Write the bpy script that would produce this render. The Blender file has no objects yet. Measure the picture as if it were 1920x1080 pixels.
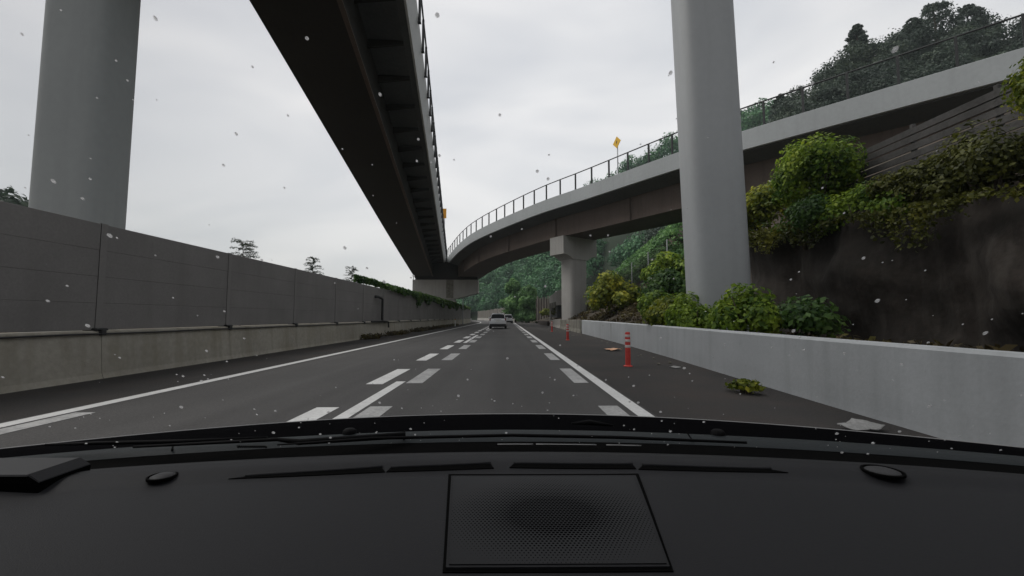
import bpy, math, random
import numpy as np
from mathutils import Vector, Matrix, noise as mnoise

R = math.radians
random.seed(7)
rng = np.random.default_rng(11)
scene = bpy.context.scene
col = scene.collection

# ------------------------------------------------------------------ camera
cd = bpy.data.cameras.new("camera")
cam = bpy.data.objects.new("camera", cd)
col.objects.link(cam)
cd.sensor_width = 36.0
cd.lens = 15.0
cd.clip_start = 0.02
cd.clip_end = 6000
CAMZ = 1.13
cam.location = (0, 0, CAMZ)
cam.rotation_euler = (R(90 + 3.93), 0, R(-0.716))
scene.camera = cam

# ------------------------------------------------------------------ world, sun, exposure
SUN_EL, SUN_AZ = 58.0, -75.0       # azimuth from +Y, negative = from the left
w = bpy.data.worlds.new("World")
scene.world = w
w.use_nodes = True
nt = w.node_tree
nt.nodes.clear()
N = nt.nodes.new
L = nt.links.new
out = N("ShaderNodeOutputWorld")
sky = N("ShaderNodeTexSky")
sky.sky_type = 'NISHITA'
sky.sun_disc = False
sky.sun_elevation = R(SUN_EL)
sky.sun_rotation = R(SUN_AZ)
sky.air_density = 1.0
sky.dust_density = 3.0
bg1 = N("ShaderNodeBackground")
bg1.inputs[1].default_value = 0.09
L(sky.outputs[0], bg1.inputs[0])
tc = N("ShaderNodeTexCoord")
mp = N("ShaderNodeMapping")
mp.inputs['Scale'].default_value = (1.0, 1.0, 2.6)
L(tc.outputs['Generated'], mp.inputs[0])
n1 = N("ShaderNodeTexNoise")
n1.inputs['Scale'].default_value = 1.7
n1.inputs['Detail'].default_value = 3.5
n1.inputs['Roughness'].default_value = 0.5
n1.inputs['Distortion'].default_value = 0.6
L(mp.outputs[0], n1.inputs['Vector'])
ramp = N("ShaderNodeValToRGB")
e = ramp.color_ramp.elements
e[0].position = 0.30
e[0].color = (0.232, 0.236, 0.246, 1)
e[1].position = 0.68
e[1].color = (0.372, 0.360, 0.350, 1)
L(n1.outputs['Fac'], ramp.inputs[0])
bg2 = N("ShaderNodeBackground")
# the cloud deck is thinner, and so brighter, ahead and to the right
dotn = N("ShaderNodeVectorMath"); dotn.operation = 'DOT_PRODUCT'
L(tc.outputs['Generated'], dotn.inputs[0])
dotn.inputs[1].default_value = Vector((.28, .85, .40)).normalized()
thick = N("ShaderNodeMapRange")
L(dotn.outputs['Value'], thick.inputs[0])
thick.inputs[1].default_value = 0.45; thick.inputs[2].default_value = 0.98
thick.inputs[3].default_value = 0.68; thick.inputs[4].default_value = 1.06
L(thick.outputs[0], bg2.inputs[1])
L(ramp.outputs[0], bg2.inputs[0])
mixs = N("ShaderNodeMixShader")
mixs.inputs[0].default_value = 0.92
L(bg1.outputs[0], mixs.inputs[1])
L(bg2.outputs[0], mixs.inputs[2])
L(mixs.outputs[0], out.inputs[0])

sd = bpy.data.lights.new("sun", 'SUN')
sd.energy = 0.9
sd.angle = R(40)
sd.color = (1.0, 0.97, 0.93)
sun = bpy.data.objects.new("sun", sd)
col.objects.link(sun)
a, el = R(SUN_AZ), R(SUN_EL)
sdir = Vector((math.sin(a) * math.cos(el), math.cos(a) * math.cos(el), math.sin(el)))
sun.rotation_euler = sdir.to_track_quat('Z', 'Y').to_euler()
sun.location = (0, 0, 60)

scene.view_settings.view_transform = 'Standard'
scene.view_settings.look = 'None'
scene.view_settings.exposure = 1.45
scene.view_settings.gamma = 1.0
scene.cycles.max_bounces = 8
scene.cycles.transparent_max_bounces = 16
scene.cycles.use_denoising = True

# ------------------------------------------------------------------ helpers
def tag(o, label=None, cat=None, group=None, kind=None):
    if label: o["label"] = label
    if cat: o["category"] = cat
    if group: o["group"] = group
    if kind: o["kind"] = kind
    return o


def empty(name, label=None, cat=None, loc=(0, 0, 0), rz=0.0, group=None):
    o = bpy.data.objects.new(name, None)
    o.empty_display_size = 0.2
    o.location = loc
    o.rotation_euler = (0, 0, rz)
    col.objects.link(o)
    return tag(o, label, cat, group)


def copy_tree(o, parent=None):
    c = o.copy()
    col.objects.link(c)
    if parent is not None:
        c.parent = parent
    for ch in list(o.children):
        copy_tree(ch, c)
    return c


class MB:
    def __init__(s):
        s.v = []
        s.f = []

    def quad(s, a, b, c, d):
        n = len(s.v)
        s.v += [tuple(a), tuple(b), tuple(c), tuple(d)]
        s.f.append((n, n + 1, n + 2, n + 3))
        return s

    def poly(s, pts):
        n = len(s.v)
        s.v += [tuple(p) for p in pts]
        s.f.append(tuple(range(n, n + len(pts))))
        return s

    def box(s, x0, x1, y0, y1, z0, z1, c=0.0):
        """axis box, optional chamfered vertical and top edges"""
        if c <= 0:
            n = len(s.v)
            s.v += [(x, y, z) for z in (z0, z1) for x, y in ((x0, y0), (x1, y0), (x1, y1), (x0, y1))]
            s.f += [tuple(n + i for i in q) for q in ((3, 2, 1, 0), (4, 5, 6, 7), (0, 1, 5, 4), (1, 2, 6, 5), (2, 3, 7, 6), (3, 0, 4, 7))]
            return s
        def ring(i, z):
            return [(x0 + i, y0 + c, z), (x0 + c, y0 + i, z), (x1 - c, y0 + i, z), (x1 - i, y0 + c, z), (x1 - i, y1 - c, z), (x1 - c, y1 - i, z), (x0 + c, y1 - i, z), (x0 + i, y1 - c, z)]
        s.loft([ring(c * .5, z0), ring(0, z0 + c * .5), ring(0, z1 - c), [((x - (x0 + x1) / 2) * (1 - 2 * c / max(x1 - x0, 1e-6)) + (x0 + x1) / 2, (y - (y0 + y1) / 2) * (1 - 2 * c / max(y1 - y0, 1e-6)) + (y0 + y1) / 2, z1) for x, y, z in ring(0, z1)]])
        return s

    def loft(s, rings, closed=True, caps=True):
        n = len(s.v)
        k = len(rings[0])
        for r in rings:
            s.v += [tuple(p) for p in r]
        m = k if closed else k - 1
        for i in range(len(rings) - 1):
            for j in range(m):
                j2 = (j + 1) % k
                s.f.append((n + i * k + j, n + i * k + j2, n + (i + 1) * k + j2, n + (i + 1) * k + j))
        if caps and closed:
            s.f.append(tuple(n + j for j in reversed(range(k))))
            s.f.append(tuple(n + (len(rings) - 1) * k + j for j in range(k)))
        return s

    def tube(s, pts, r, seg=8, caps=True):
        pts = [Vector(p) for p in pts]
        rs = r if isinstance(r, (list, tuple)) else [r] * len(pts)
        rings = []
        for i, p in enumerate(pts):
            t = (pts[min(i + 1, len(pts) - 1)] - pts[max(i - 1, 0)]).normalized()
            up = Vector((0, 0, 1)) if abs(t.z) < .9 else Vector((1, 0, 0))
            a = t.cross(up).normalized()
            b = t.cross(a).normalized()
            rings.append([p + (a * math.cos(q) + b * math.sin(q)) * rs[i] for q in [2 * math.pi * j / seg for j in range(seg)]])
        return s.loft(rings, True, caps)

    def lathe(s, prof, c=(0, 0, 0), seg=16):
        rings = [[(c[0] + r * math.cos(2 * math.pi * j / seg), c[1] + r * math.sin(2 * math.pi * j / seg), c[2] + z) for j in range(seg)] for r, z in prof]
        return s.loft(rings)

    def move(s, M):
        s.v = [tuple(M @ Vector(p)) for p in s.v]
        return s

    def build(s, name, mat, parent=None, smooth=False, angle=None):
        me = bpy.data.meshes.new(name)
        me.from_pydata(s.v, [], s.f)
        me.validate()
        me.update()
        o = bpy.data.objects.new(name, me)
        if mat is not None:
            me.materials.append(mat)
        col.objects.link(o)
        if parent is not None:
            o.parent = parent
        import bmesh
        bm = bmesh.new()
        bm.from_mesh(me)
        bmesh.ops.remove_doubles(bm, verts=bm.verts, dist=1e-6)
        bmesh.ops.recalc_face_normals(bm, faces=bm.faces)
        bm.to_mesh(me)
        bm.free()
        if smooth:
            me.polygons.foreach_set("use_smooth", [True] * len(me.polygons))
            if angle:
                try:
                    me.set_sharp_from_angle(angle=R(angle))
                except Exception:
                    pass
        return o


def mesh_np(name, V, F4, mat, parent=None):
    """large quad mesh from arrays"""
    me = bpy.data.meshes.new(name)
    V = np.asarray(V, np.float32)
    F4 = np.asarray(F4, np.int32)
    me.vertices.add(len(V))
    me.vertices.foreach_set("co", V.ravel())
    me.loops.add(F4.size)
    me.loops.foreach_set("vertex_index", F4.ravel())
    me.polygons.add(len(F4))
    me.polygons.foreach_set("loop_start", np.arange(len(F4), dtype=np.int32) * 4)
    me.polygons.foreach_set("loop_total", np.full(len(F4), 4, np.int32))
    me.update(calc_edges=True)
    me.materials.append(mat)
    o = bpy.data.objects.new(name, me)
    col.objects.link(o)
    if parent is not None:
        o.parent = parent
    return o


# ------------------------------------------------------------------ materials
def material(name, base, rough=0.7, var=0.15, scale=1.2, fine=0.08, fscale=30.0, bump=0.0, bscale=40.0,
             streak=0.0, streak_col=None, spec=0.3, metal=0.0, stain=None, stain_col=None, coat=0.0):
    m = bpy.data.materials.new(name)
    m.use_nodes = True
    nt = m.node_tree
    b = nt.nodes["Principled BSDF"]
    N, L = nt.nodes.new, nt.links.new
    b.inputs["Roughness"].default_value = rough
    b.inputs["Specular IOR Level"].default_value = spec
    b.inputs["Metallic"].default_value = metal
    b.inputs["Coat Weight"].default_value = coat
    tc = N("ShaderNodeTexCoord")
    base = tuple(base)
    n1 = N("ShaderNodeTexNoise"); n1.inputs["Scale"].default_value = scale; n1.inputs["Detail"].default_value = 6
    n2 = N("ShaderNodeTexNoise"); n2.inputs["Scale"].default_value = fscale; n2.inputs["Detail"].default_value = 3
    L(tc.outputs["Object"], n1.inputs["Vector"]); L(tc.outputs["Object"], n2.inputs["Vector"])
    def mr(src, lo, hi, f0=0.25, f1=0.75):
        q = N("ShaderNodeMapRange"); L(src, q.inputs[0])
        q.inputs[1].default_value = f0; q.inputs[2].default_value = f1
        q.inputs[3].default_value = lo; q.inputs[4].default_value = hi
        return q.outputs[0]
    a = mr(n1.outputs["Fac"], 1 - var, 1 + var)
    f = mr(n2.outputs["Fac"], 1 - fine, 1 + fine)
    mu = N("ShaderNodeMath"); mu.operation = 'MULTIPLY'; L(a, mu.inputs[0]); L(f, mu.inputs[1])
    vm = N("ShaderNodeVectorMath"); vm.operation = 'SCALE'
    vm.inputs[0].default_value = base
    L(mu.outputs[0], vm.inputs["Scale"])
    colr = vm.outputs[0]
    def blend(colr, fac, c2):
        mx = N("ShaderNodeMix"); mx.data_type = 'RGBA'
        L(fac, mx.inputs[0]); L(colr, mx.inputs[6]); mx.inputs[7].default_value = (*c2, 1)
        return mx.outputs[2]
    if streak > 0:
        mp = N("ShaderNodeMapping"); mp.inputs["Scale"].default_value = (1.6, 1.6, 0.12)
        L(tc.outputs["Object"], mp.inputs[0])
        n3 = N("ShaderNodeTexNoise"); n3.inputs["Scale"].default_value = 2.2; n3.inputs["Detail"].default_value = 5
        L(mp.outputs[0], n3.inputs["Vector"])
        colr = blend(colr, mr(n3.outputs["Fac"], 0, streak, 0.5, 0.75), streak_col or tuple(c * .4 for c in base))
    if stain:
        n4 = N("ShaderNodeTexNoise"); n4.inputs["Scale"].default_value = stain[0]; n4.inputs["Detail"].default_value = 7
        n4.inputs["Roughness"].default_value = .65
        L(tc.outputs["Object"], n4.inputs["Vector"])
        colr = blend(colr, mr(n4.outputs["Fac"], 0, stain[1], stain[2], stain[3]), stain_col)
    L(colr, b.inputs["Base Color"])
    if bump > 0:
        n5 = N("ShaderNodeTexNoise"); n5.inputs["Scale"].default_value = bscale; n5.inputs["Detail"].default_value = 4
        L(tc.outputs["Object"], n5.inputs["Vector"])
        bp = N("ShaderNodeBump"); bp.inputs["Strength"].default_value = bump; bp.inputs["Distance"].default_value = 0.02
        L(n5.outputs["Fac"], bp.inputs["Height"]); L(bp.outputs[0], b.inputs["Normal"])
    return m


def leaf_material(name, c1, c2, c3=None, transl=0.25, patch=0.5):
    """leaf colour varies leaf by leaf and in patches"""
    m = bpy.data.materials.new(name)
    m.use_nodes = True
    nt = m.node_tree
    nt.nodes.clear()
    N, L = nt.nodes.new, nt.links.new
    o = N("ShaderNodeOutputMaterial")
    g = N("ShaderNodeNewGeometry")
    tc = N("ShaderNodeTexCoord")
    n = N("ShaderNodeTexNoise"); n.inputs["Scale"].default_value = patch; n.inputs["Detail"].default_value = 3
    L(tc.outputs["Object"], n.inputs["Vector"])
    ad = N("ShaderNodeMath"); ad.operation = 'MULTIPLY_ADD'
    L(g.outputs["Random Per Island"], ad.inputs[0]); ad.inputs[1].default_value = 0.6
    sb = N("ShaderNodeMath"); sb.operation = 'MULTIPLY_ADD'
    L(n.outputs["Fac"], sb.inputs[0]); sb.inputs[1].default_value = 2.3; sb.inputs[2].default_value = -0.95
    L(sb.outputs[0], ad.inputs[2])
    r = N("ShaderNodeValToRGB")
    r.color_ramp.elements[0].color = (*c1, 1); r.color_ramp.elements[0].position = 0.1
    r.color_ramp.elements[1].color = (*c2, 1); r.color_ramp.elements[1].position = 0.75
    if c3:
        e = r.color_ramp.elements.new(1.0); e.color = (*c3, 1)
    L(ad.outputs[0], r.inputs[0])
    d = N("ShaderNodeBsdfPrincipled"); d.inputs["Roughness"].default_value = 0.55; d.inputs["Specular IOR Level"].default_value = 0.25
    t = N("ShaderNodeBsdfTranslucent")
    L(r.outputs[0], d.inputs["Base Color"]); L(r.outputs[0], t.inputs["Color"])
    mx = N("ShaderNodeMixShader"); mx.inputs[0].default_value = transl
    L(d.outputs[0], mx.inputs[1]); L(t.outputs[0], mx.inputs[2]); L(mx.outputs[0], o.inputs[0])
    return m


def plain(name, base, rough=0.5, spec=0.4, metal=0.0, coat=0.0):
    return material(name, base, rough, var=0.05, fine=0.03, spec=spec, metal=metal, coat=coat)


M = {}
M['asphalt'] = material('asphalt', (0.073, 0.071, 0.070), .85, .12, .35, .30, 55, .35, 120, spec=.25, stain=(.22, .35, .5, .75), stain_col=(.055, .053, .052))
M['asphalt_old'] = material('asphalt_old', (0.045, 0.0425, 0.041), .9, .2, .5, .35, 45, .4, 90, spec=.2, stain=(.5, .5, .48, .7), stain_col=(.062, .046, .038))
am = M['asphalt'].node_tree
_b = am.nodes["Principled BSDF"]
_src = _b.inputs["Base Color"].links[0].from_socket
_tc = am.nodes.new("ShaderNodeTexCoord"); _mp = am.nodes.new("ShaderNodeMapping"); _mp.inputs["Scale"].default_value = (1.3, .035, 1)
_ns = am.nodes.new("ShaderNodeTexNoise"); _ns.inputs["Scale"].default_value = 1.0; _ns.inputs["Detail"].default_value = 4
am.links.new(_tc.outputs["Object"], _mp.inputs[0]); am.links.new(_mp.outputs[0], _ns.inputs["Vector"])
_mr = am.nodes.new("ShaderNodeMapRange"); am.links.new(_ns.outputs["Fac"], _mr.inputs[0])
_mr.inputs[1].default_value = .3; _mr.inputs[2].default_value = .7; _mr.inputs[3].default_value = .80; _mr.inputs[4].default_value = 1.16
_vm = am.nodes.new("ShaderNodeVectorMath"); _vm.operation = 'SCALE'
am.links.new(_src, _vm.inputs[0]); am.links.new(_mr.outputs[0], _vm.inputs["Scale"]); am.links.new(_vm.outputs[0], _b.inputs["Base Color"])
M['paint'] = material('road_paint', (0.62, 0.62, 0.61), .7, .12, 1.5, .12, 25, stain=(3.0, .5, .55, .8), stain_col=(.2, .2, .2))
M['paint_worn'] = material('road_paint_worn', (0.40, 0.40, 0.395), .75, .25, 2.0, .25, 30, stain=(4.0, .75, .45, .75), stain_col=(.12, .12, .12))
M['earth'] = material('earth', (0.075, 0.058, 0.044), .95, .3, .6, .3, 12, .6, 9, stain=(.8, .6, .45, .7), stain_col=(.05, .06, .03))
M['bank_soil'] = material('bank_soil', (0.050, 0.038, 0.029), .95, .35, .6, .3, 12, .6, 9, stain=(.8, .6, .45, .7), stain_col=(.03, .035, .018))
M['soil_red'] = material('soil_red', (0.105, 0.072, 0.052), .95, .3, .5, .3, 8, .6, 6)
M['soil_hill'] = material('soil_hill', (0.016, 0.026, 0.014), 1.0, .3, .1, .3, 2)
M['white_wall'] = material('painted_concrete', (0.42, 0.438, 0.45), .6, .10, .7, .05, 20, .10, 30, streak=.30, streak_col=(.20, .21, .21), stain=(.9, .5, .63, .78), stain_col=(.14, .14, .14))
M['concrete'] = material('concrete', (0.33, 0.315, 0.29), .85, .14, .5, .10, 14, .25, 25, streak=.45, streak_col=(.13, .12, .105))
M['concrete_cap'] = material('concrete_cap', (0.36, 0.35, 0.33), .85, .10, .5, .08, 14, .2, 25, streak=.25, streak_col=(.16, .15, .14))
M['concrete_base'] = material('concrete_base', (0.33, 0.31, 0.265), .9, .18, .45, .12, 10, .3, 25, streak=.5, streak_col=(.19, .175, .13), stain=(.35, .6, .5, .72), stain_col=(.21, .185, .12))
M['concrete_dirty'] = material('concrete_dirty', (0.20, 0.19, 0.165), .95, .3, .9, .2, 10, .5, 18, streak=.8, streak_col=(.05, .048, .038), stain=(1.2, .8, .48, .66), stain_col=(.055, .06, .035))
M['parapet'] = material('parapet_concrete', (0.36, 0.38, 0.385), .8, .08, .25, .05, 6, .1, 25, streak=.18, streak_col=(.22, .23, .23))
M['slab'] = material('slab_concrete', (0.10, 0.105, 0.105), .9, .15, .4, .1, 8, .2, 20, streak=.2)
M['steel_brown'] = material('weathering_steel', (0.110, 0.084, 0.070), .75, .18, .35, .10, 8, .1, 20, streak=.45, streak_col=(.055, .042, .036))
M['steel_shaded'] = material('weathering_steel_shaded', (0.026, 0.024, 0.021), .8, .15, .4, .1, 8, .1, 20)  # same weathering steel, darkened to carry the shade under the bridge
M['pillar_left'] = material('pillar_grey', (0.33, 0.348, 0.348), .7, .07, .25, .03, 6, .05, 25, streak=.35, streak_col=(.25, .265, .265))
M['pillar_right'] = material('pillar_pale', (0.37, 0.385, 0.395), .6, .05, .3, .03, 6, .05, 25, streak=.4, streak_col=(.31, .32, .33))
M['sound_panel'] = material('sound_panel', (0.190, 0.182, 0.176), .8, .12, .8, .08, 25, .1, 30, streak=.25, streak_col=(.13, .12, .115))
M['sound_post'] = material('sound_post', (0.196, 0.188, 0.182), .6, .08, 1, .05, 20)
M['black_metal'] = plain('black_metal', (0.02, 0.02, 0.021), .5)
M['rail_dark'] = plain('rail_dark', (0.020, 0.021, 0.022), .6)
M['parapet_white'] = material('parapet_white', (0.62, 0.63, 0.63), .7, .06, .4, .04, 8, streak=.12)
M['pole_grey'] = plain('pole_grey', (0.30, 0.31, 0.32), .5)
M['sign_yellow'] = plain('sign_yellow', (0.72, 0.42, 0.02), .45)
M['sign_orange'] = plain('sign_orange', (0.75, 0.33, 0.02), .45)
M['sign_black'] = plain('sign_black', (0.02, 0.02, 0.02), .5)
M['sign_white'] = plain('sign_white', (0.75, 0.75, 0.75), .5)
M['post_red'] = material('post_red', (0.52, 0.055, 0.045), .5, .15, 8, .1, 60)
M['reflector'] = plain('reflector', (0.58, 0.52, 0.50), .45)
M['retaining'] = material('retaining_wall', (0.018, 0.0145, 0.012), .95, .4, .9, .3, 9, .9, 6, streak=.8, streak_col=(.044, .039, .034), stain=(.7, .7, .5, .75), stain_col=(.009, .009, .007))
M['slats'] = material('weathered_slats', (0.075, 0.072, 0.070), .85, .25, 1.2, .2, 14, .3, 20, streak=.4)
M['mesh_fence'] = plain('mesh_fence', (0.05, 0.05, 0.045), .6)
M['board_pale'] = material('board_pale', (0.26, 0.24, 0.21), .85, .2, .8, .1, 10, streak=.5, streak_col=(.12, .10, .08))
M['bark'] = material('bark', (0.07, 0.055, 0.04), .95, .3, 3, .3, 20, .6, 15)
M['bark_pale'] = material('bark_pale', (0.20, 0.19, 0.17), .95, .3, 3, .3, 20)
M['brown_wall'] = material('brown_wall', (0.045, 0.034, 0.028), .9, .3, 1, .2, 10)
M['car_white'] = material('car_white', (0.66, 0.67, 0.68), .3, .03, 1, .02, 20, spec=.5, coat=.6)
M['car_glass'] = plain('car_glass', (0.006, 0.007, 0.008), .25, .15)
M['tyre'] = plain('tyre', (0.012, 0.012, 0.012), .85)
M['rim'] = plain('rim', (0.35, 0.35, 0.36), .35, metal=.8)
M['lamp_red'] = plain('lamp_red', (0.16, 0.02, 0.02), .25)
M['trim_black'] = plain('trim_black', (0.015, 0.015, 0.016), .6)
M['plate'] = plain('plate', (0.65, 0.65, 0.62), .5)
M['dash'] = material('dash_plastic', (0.0160, 0.0163, 0.0182), .62, .05, 3, .06, 380, .12, 700, spec=.14)
M['dash_black'] = plain('dash_black', (0.003, 0.003, 0.003), .8, .02)
M['cowl'] = material('cowl_plastic', (0.018, 0.022, 0.024), .6, .10, 5, .08, 200, .08, 300, spec=.15)
M['bonnet'] = plain('bonnet_paint', (0.0025, 0.0025, 0.003), .9, .01)
M['bonnet_highlight'] = plain('bonnet_highlight', (0.25, 0.25, 0.25), .3, .5)
M['gap_light'] = plain('gap_light', (0.30, 0.30, 0.30), .4)
M['rubber'] = plain('rubber', (0.004, 0.004, 0.0045), .7, .08)
M['box_top'] = material('box_top', (0.038, 0.038, 0.040), .6, .06, 8, .05, 300, spec=.2)
M['debris_orange'] = material('debris_orange', (0.62, 0.36, 0.22), .6, .2, 9, .2, 40)
M['debris_white'] = material('debris_white', (0.25, 0.25, 0.245), .6, .2, 9, .2, 40)
M['headliner'] = plain('headliner', (0.12, 0.12, 0.12), .9)
M['leaf_yellow'] = leaf_material('leaf_yellow', (0.0630, 0.1008, 0.0144), (0.2700, 0.2940, 0.0317), (0.4860, 0.4368, 0.0504), 0.40, 1.0)
M['leaf_bright'] = leaf_material('leaf_bright', (0.0524, 0.1134, 0.0146), (0.2407, 0.3402, 0.0356), (0.3976, 0.4725, 0.0567), 0.40, .8)
M['leaf_mid'] = leaf_material('leaf_mid', (0.0218, 0.0582, 0.0156), (0.0819, 0.1547, 0.0343), (0.1365, 0.2184, 0.0468), 0.35, .6)
M['leaf_kudzu'] = leaf_material('leaf_kudzu', (0.0402, 0.1019, 0.0319), (0.1366, 0.2744, 0.0878), (0.2088, 0.3606, 0.1117), 0.35, .4)
M['leaf_dark'] = leaf_material('leaf_dark', (0.008, 0.018, 0.008), (0.026, 0.046, 0.018), (0.04, 0.065, 0.022), .2, .5)
M['leaf_forest'] = leaf_material('leaf_forest', (0.0267, 0.0825, 0.0416), (0.0891, 0.2145, 0.0980), (0.1263, 0.2722, 0.1114), 0.30, .09)
M['leaf_forest_dark'] = leaf_material('leaf_forest_dark', (0.0242, 0.0381, 0.0297), (0.0638, 0.0918, 0.0660), (0.0935, 0.1232, 0.0770), 0.30, .11)
M['leaf_olive'] = leaf_material('leaf_olive', (0.0310, 0.0379, 0.0090), (0.1035, 0.1121, 0.0209), (0.1725, 0.1725, 0.0299), 0.35, .7)
M['leaf_rust'] = leaf_material('leaf_rust', (0.03, 0.022, 0.010), (0.085, 0.065, 0.024), (0.11, 0.10, 0.03), .25, .7)

# glass of the windscreen: clean and clear
gm = bpy.data.materials.new('clear_glass'); gm.use_nodes = True
gm.node_tree.nodes.clear()
_o = gm.node_tree.nodes.new("ShaderNodeOutputMaterial"); _t = gm.node_tree.nodes.new("ShaderNodeBsdfTransparent")
_t.inputs[0].default_value = (0.97, 0.975, 0.975, 1)
gm.node_tree.links.new(_t.outputs[0], _o.inputs[0])
M['glass'] = gm
dm = bpy.data.materials.new('water_drop'); dm.use_nodes = True
_n = dm.node_tree; _n.nodes.clear()
_o = _n.nodes.new("ShaderNodeOutputMaterial"); _t = _n.nodes.new("ShaderNodeBsdfTransparent")
_a = _n.nodes.new("ShaderNodeBsdfTranslucent"); _a.inputs[0].default_value = (.9, .9, .9, 1)
_g = _n.nodes.new("ShaderNodeBsdfGlossy"); _g.inputs[0].default_value = (.9, .9, .9, 1); _g.inputs[1].default_value = .25
_m1 = _n.nodes.new("ShaderNodeMixShader"); _m1.inputs[0].default_value = .35
_n.links.new(_a.outputs[0], _m1.inputs[1]); _n.links.new(_g.outputs[0], _m1.inputs[2])
_lw = _n.nodes.new("ShaderNodeLayerWeight"); _lw.inputs[0].default_value = .5
_mr = _n.nodes.new("ShaderNodeMapRange"); _n.links.new(_lw.outputs["Facing"], _mr.inputs[0])
_mr.inputs[1].default_value = .1; _mr.inputs[2].default_value = .85; _mr.inputs[3].default_value = .72; _mr.inputs[4].default_value = .08
_m2 = _n.nodes.new("ShaderNodeMixShader"); _n.links.new(_mr.outputs[0], _m2.inputs[0])
_n.links.new(_t.outputs[0], _m2.inputs[1]); _n.links.new(_m1.outputs[0], _m2.inputs[2]); _n.links.new(_m2.outputs[0], _o.inputs[0])
M['drop'] = dm


# ------------------------------------------------------------------ road geometry
def bend(y):
    """the carriageway is straight, then curves to the left"""
    return 0.0 if y < 80 else -0.0021 * (y - 80) ** 2


YS = list(np.linspace(-30, 80, 45)) + list(np.linspace(83, 230, 50))


def strip(name, x0, x1, ys, z, mat, jitter=0.0):
    mb = MB()
    n = 0
    fx0 = x0 if callable(x0) else (lambda y: x0)
    fx1 = x1 if callable(x1) else (lambda y: x1)
    rings = [[(fx0(y) + bend(y), y, z), (fx1(y) + bend(y), y, z)] for y in ys]
    mb.loft(rings, closed=False)
    o = mb.build(name, mat)
    tag(o, kind='structure')
    return o


# ground to the horizon
g = MB()
g.quad((-2500, -1500, -0.06), (2500, -1500, -0.06), (2500, 3500, -0.06), (-2500, 3500, -0.06))
tag(g.build('ground', M['earth']), kind='structure')


def interp(pts, y):
    ys = [p[0] for p in pts]
    xs = [p[1] for p in pts]
    return float(np.interp(y, ys, xs))


RW = [(-30, 3.85), (3.2, 4.03), (5.7, 4.15), (9, 4.38), (12, 4.6), (16, 4.82), (22, 5.05), (30, 5.28), (60, 5.75), (90, 5.2), (230, 5.2)]
def rwx(y): return interp(RW, y)


strip('road_shoulder', lambda y: -7.75, lambda y: rwx(y) + .1, YS, 0.0, M['asphalt_old'])
strip('road', -5.42, 1.72, YS, 0.004, M['asphalt'])
ys_line = [y for y in YS if y > -10]
strip('edge_line', -5.36, -5.16, ys_line, 0.008, M['paint'])
strip('edge_line', 1.50, 1.68, ys_line, 0.0081, M['paint'])


def dashes(name, x0, x1, starts, length, mat, z=0.0082):
    mb = MB()
    for s in starts:
        b0, b1 = bend(s), bend(s + length)
        mb.quad((x0 + b0, s, z), (x1 + b0, s, z), (x1 + b1, s + length, z), (x0 + b1, s + length, z))
    tag(mb.build(name, mat), kind='structure')


dashes('lane_line', -1.93, -1.77, [-0.6 + 20 * i - (.4 if i else 0) for i in range(8)], 8.2, M['paint'])
dashes('slow_marking', -2.37, -2.09, [3.35 + 3.95 * i for i in range(16)], 2.1, M['paint'])
dashes('slow_marking', -1.72, -1.44, [3.45 + 3.95 * i for i in range(16)], 2.05, M['paint_worn'])
dashes('slow_marking', 1.16, 1.41, [3.45 + 3.95 * i for i in range(20)], 2.05, M['paint_worn'])
dashes('slow_marking', -5.10, -4.86, [3.2], 2.0, M['paint_worn'])

# ------------------------------------------------------------------ right embankment and hills
def sm(a, b, t):
    t = min(1, max(0, (t - a) / (b - a)))
    return t * t * (3 - 2 * t)


def embank(x, y):
    x = x + 0.0
    rw = rwx(min(y, 90)) + .35
    d = x - rw
    if d < 0: d = 0
    far = sm(15.5, 21, y)
    # near part: level verge, then the retaining wall carries an upper bench
    near = .55 - .04 * d if x < 9.75 else 3.2 + .09 * max(0, y - 7) + 1.0 * (x - 9.75)
    slope = .62 + .50 * min(d, 4.5) + .86 * max(0, d - 4.5)
    z = near * (1 - far) + slope * far
    cap = 6.4 + 22 * sm(44, 60, y)
    if z > cap: z = cap + (z - cap) * .05
    z *= 1 - .35 * sm(55, 85, y)
    return z


def grid_mesh(name, xs, ys, fn, mat, amp=.12, freq=.5):
    V, F = [], []
    for y in ys:
        for x in xs:
            z = fn(x, y)
            V.append((x, y, z + amp * mnoise.noise((x * freq, y * freq, 3.1))))
    nx = len(xs)
    for j in range(len(ys) - 1):
        for i in range(nx - 1):
            a = j * nx + i
            F.append((a, a + 1, a + nx + 1, a + nx))
    return mesh_np(name, V, F, mat)


V, F = [], []
xs_rel = [0, .4, .8, 1.4, 2, 2.6, 3.2, 3.8, 4.3, 4.9, 5.2, 5.5, 5.8, 6.1, 6.5, 8, 10, 13, 17, 22, 30, 42]
ysE = np.arange(-25, 100, 1.0)
for y in ysE:
    base = rwx(min(y, 90)) + .18 + bend(y)
    for k, d in enumerate(xs_rel):
        x = base + d
        z = embank(x - bend(y), y)
        V.append((x, y, z + (.14 * mnoise.noise((x * .6, y * .6, 1.7)) if k > 1 else 0)))
nx = len(xs_rel)
F = [(j * nx + i, j * nx + i + 1, (j + 1) * nx + i + 1, (j + 1) * nx + i) for j in range(len(ysE) - 1) for i in range(nx - 1)]
tag(mesh_np('embankment', V, F, M['bank_soil']), kind='structure')


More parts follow.
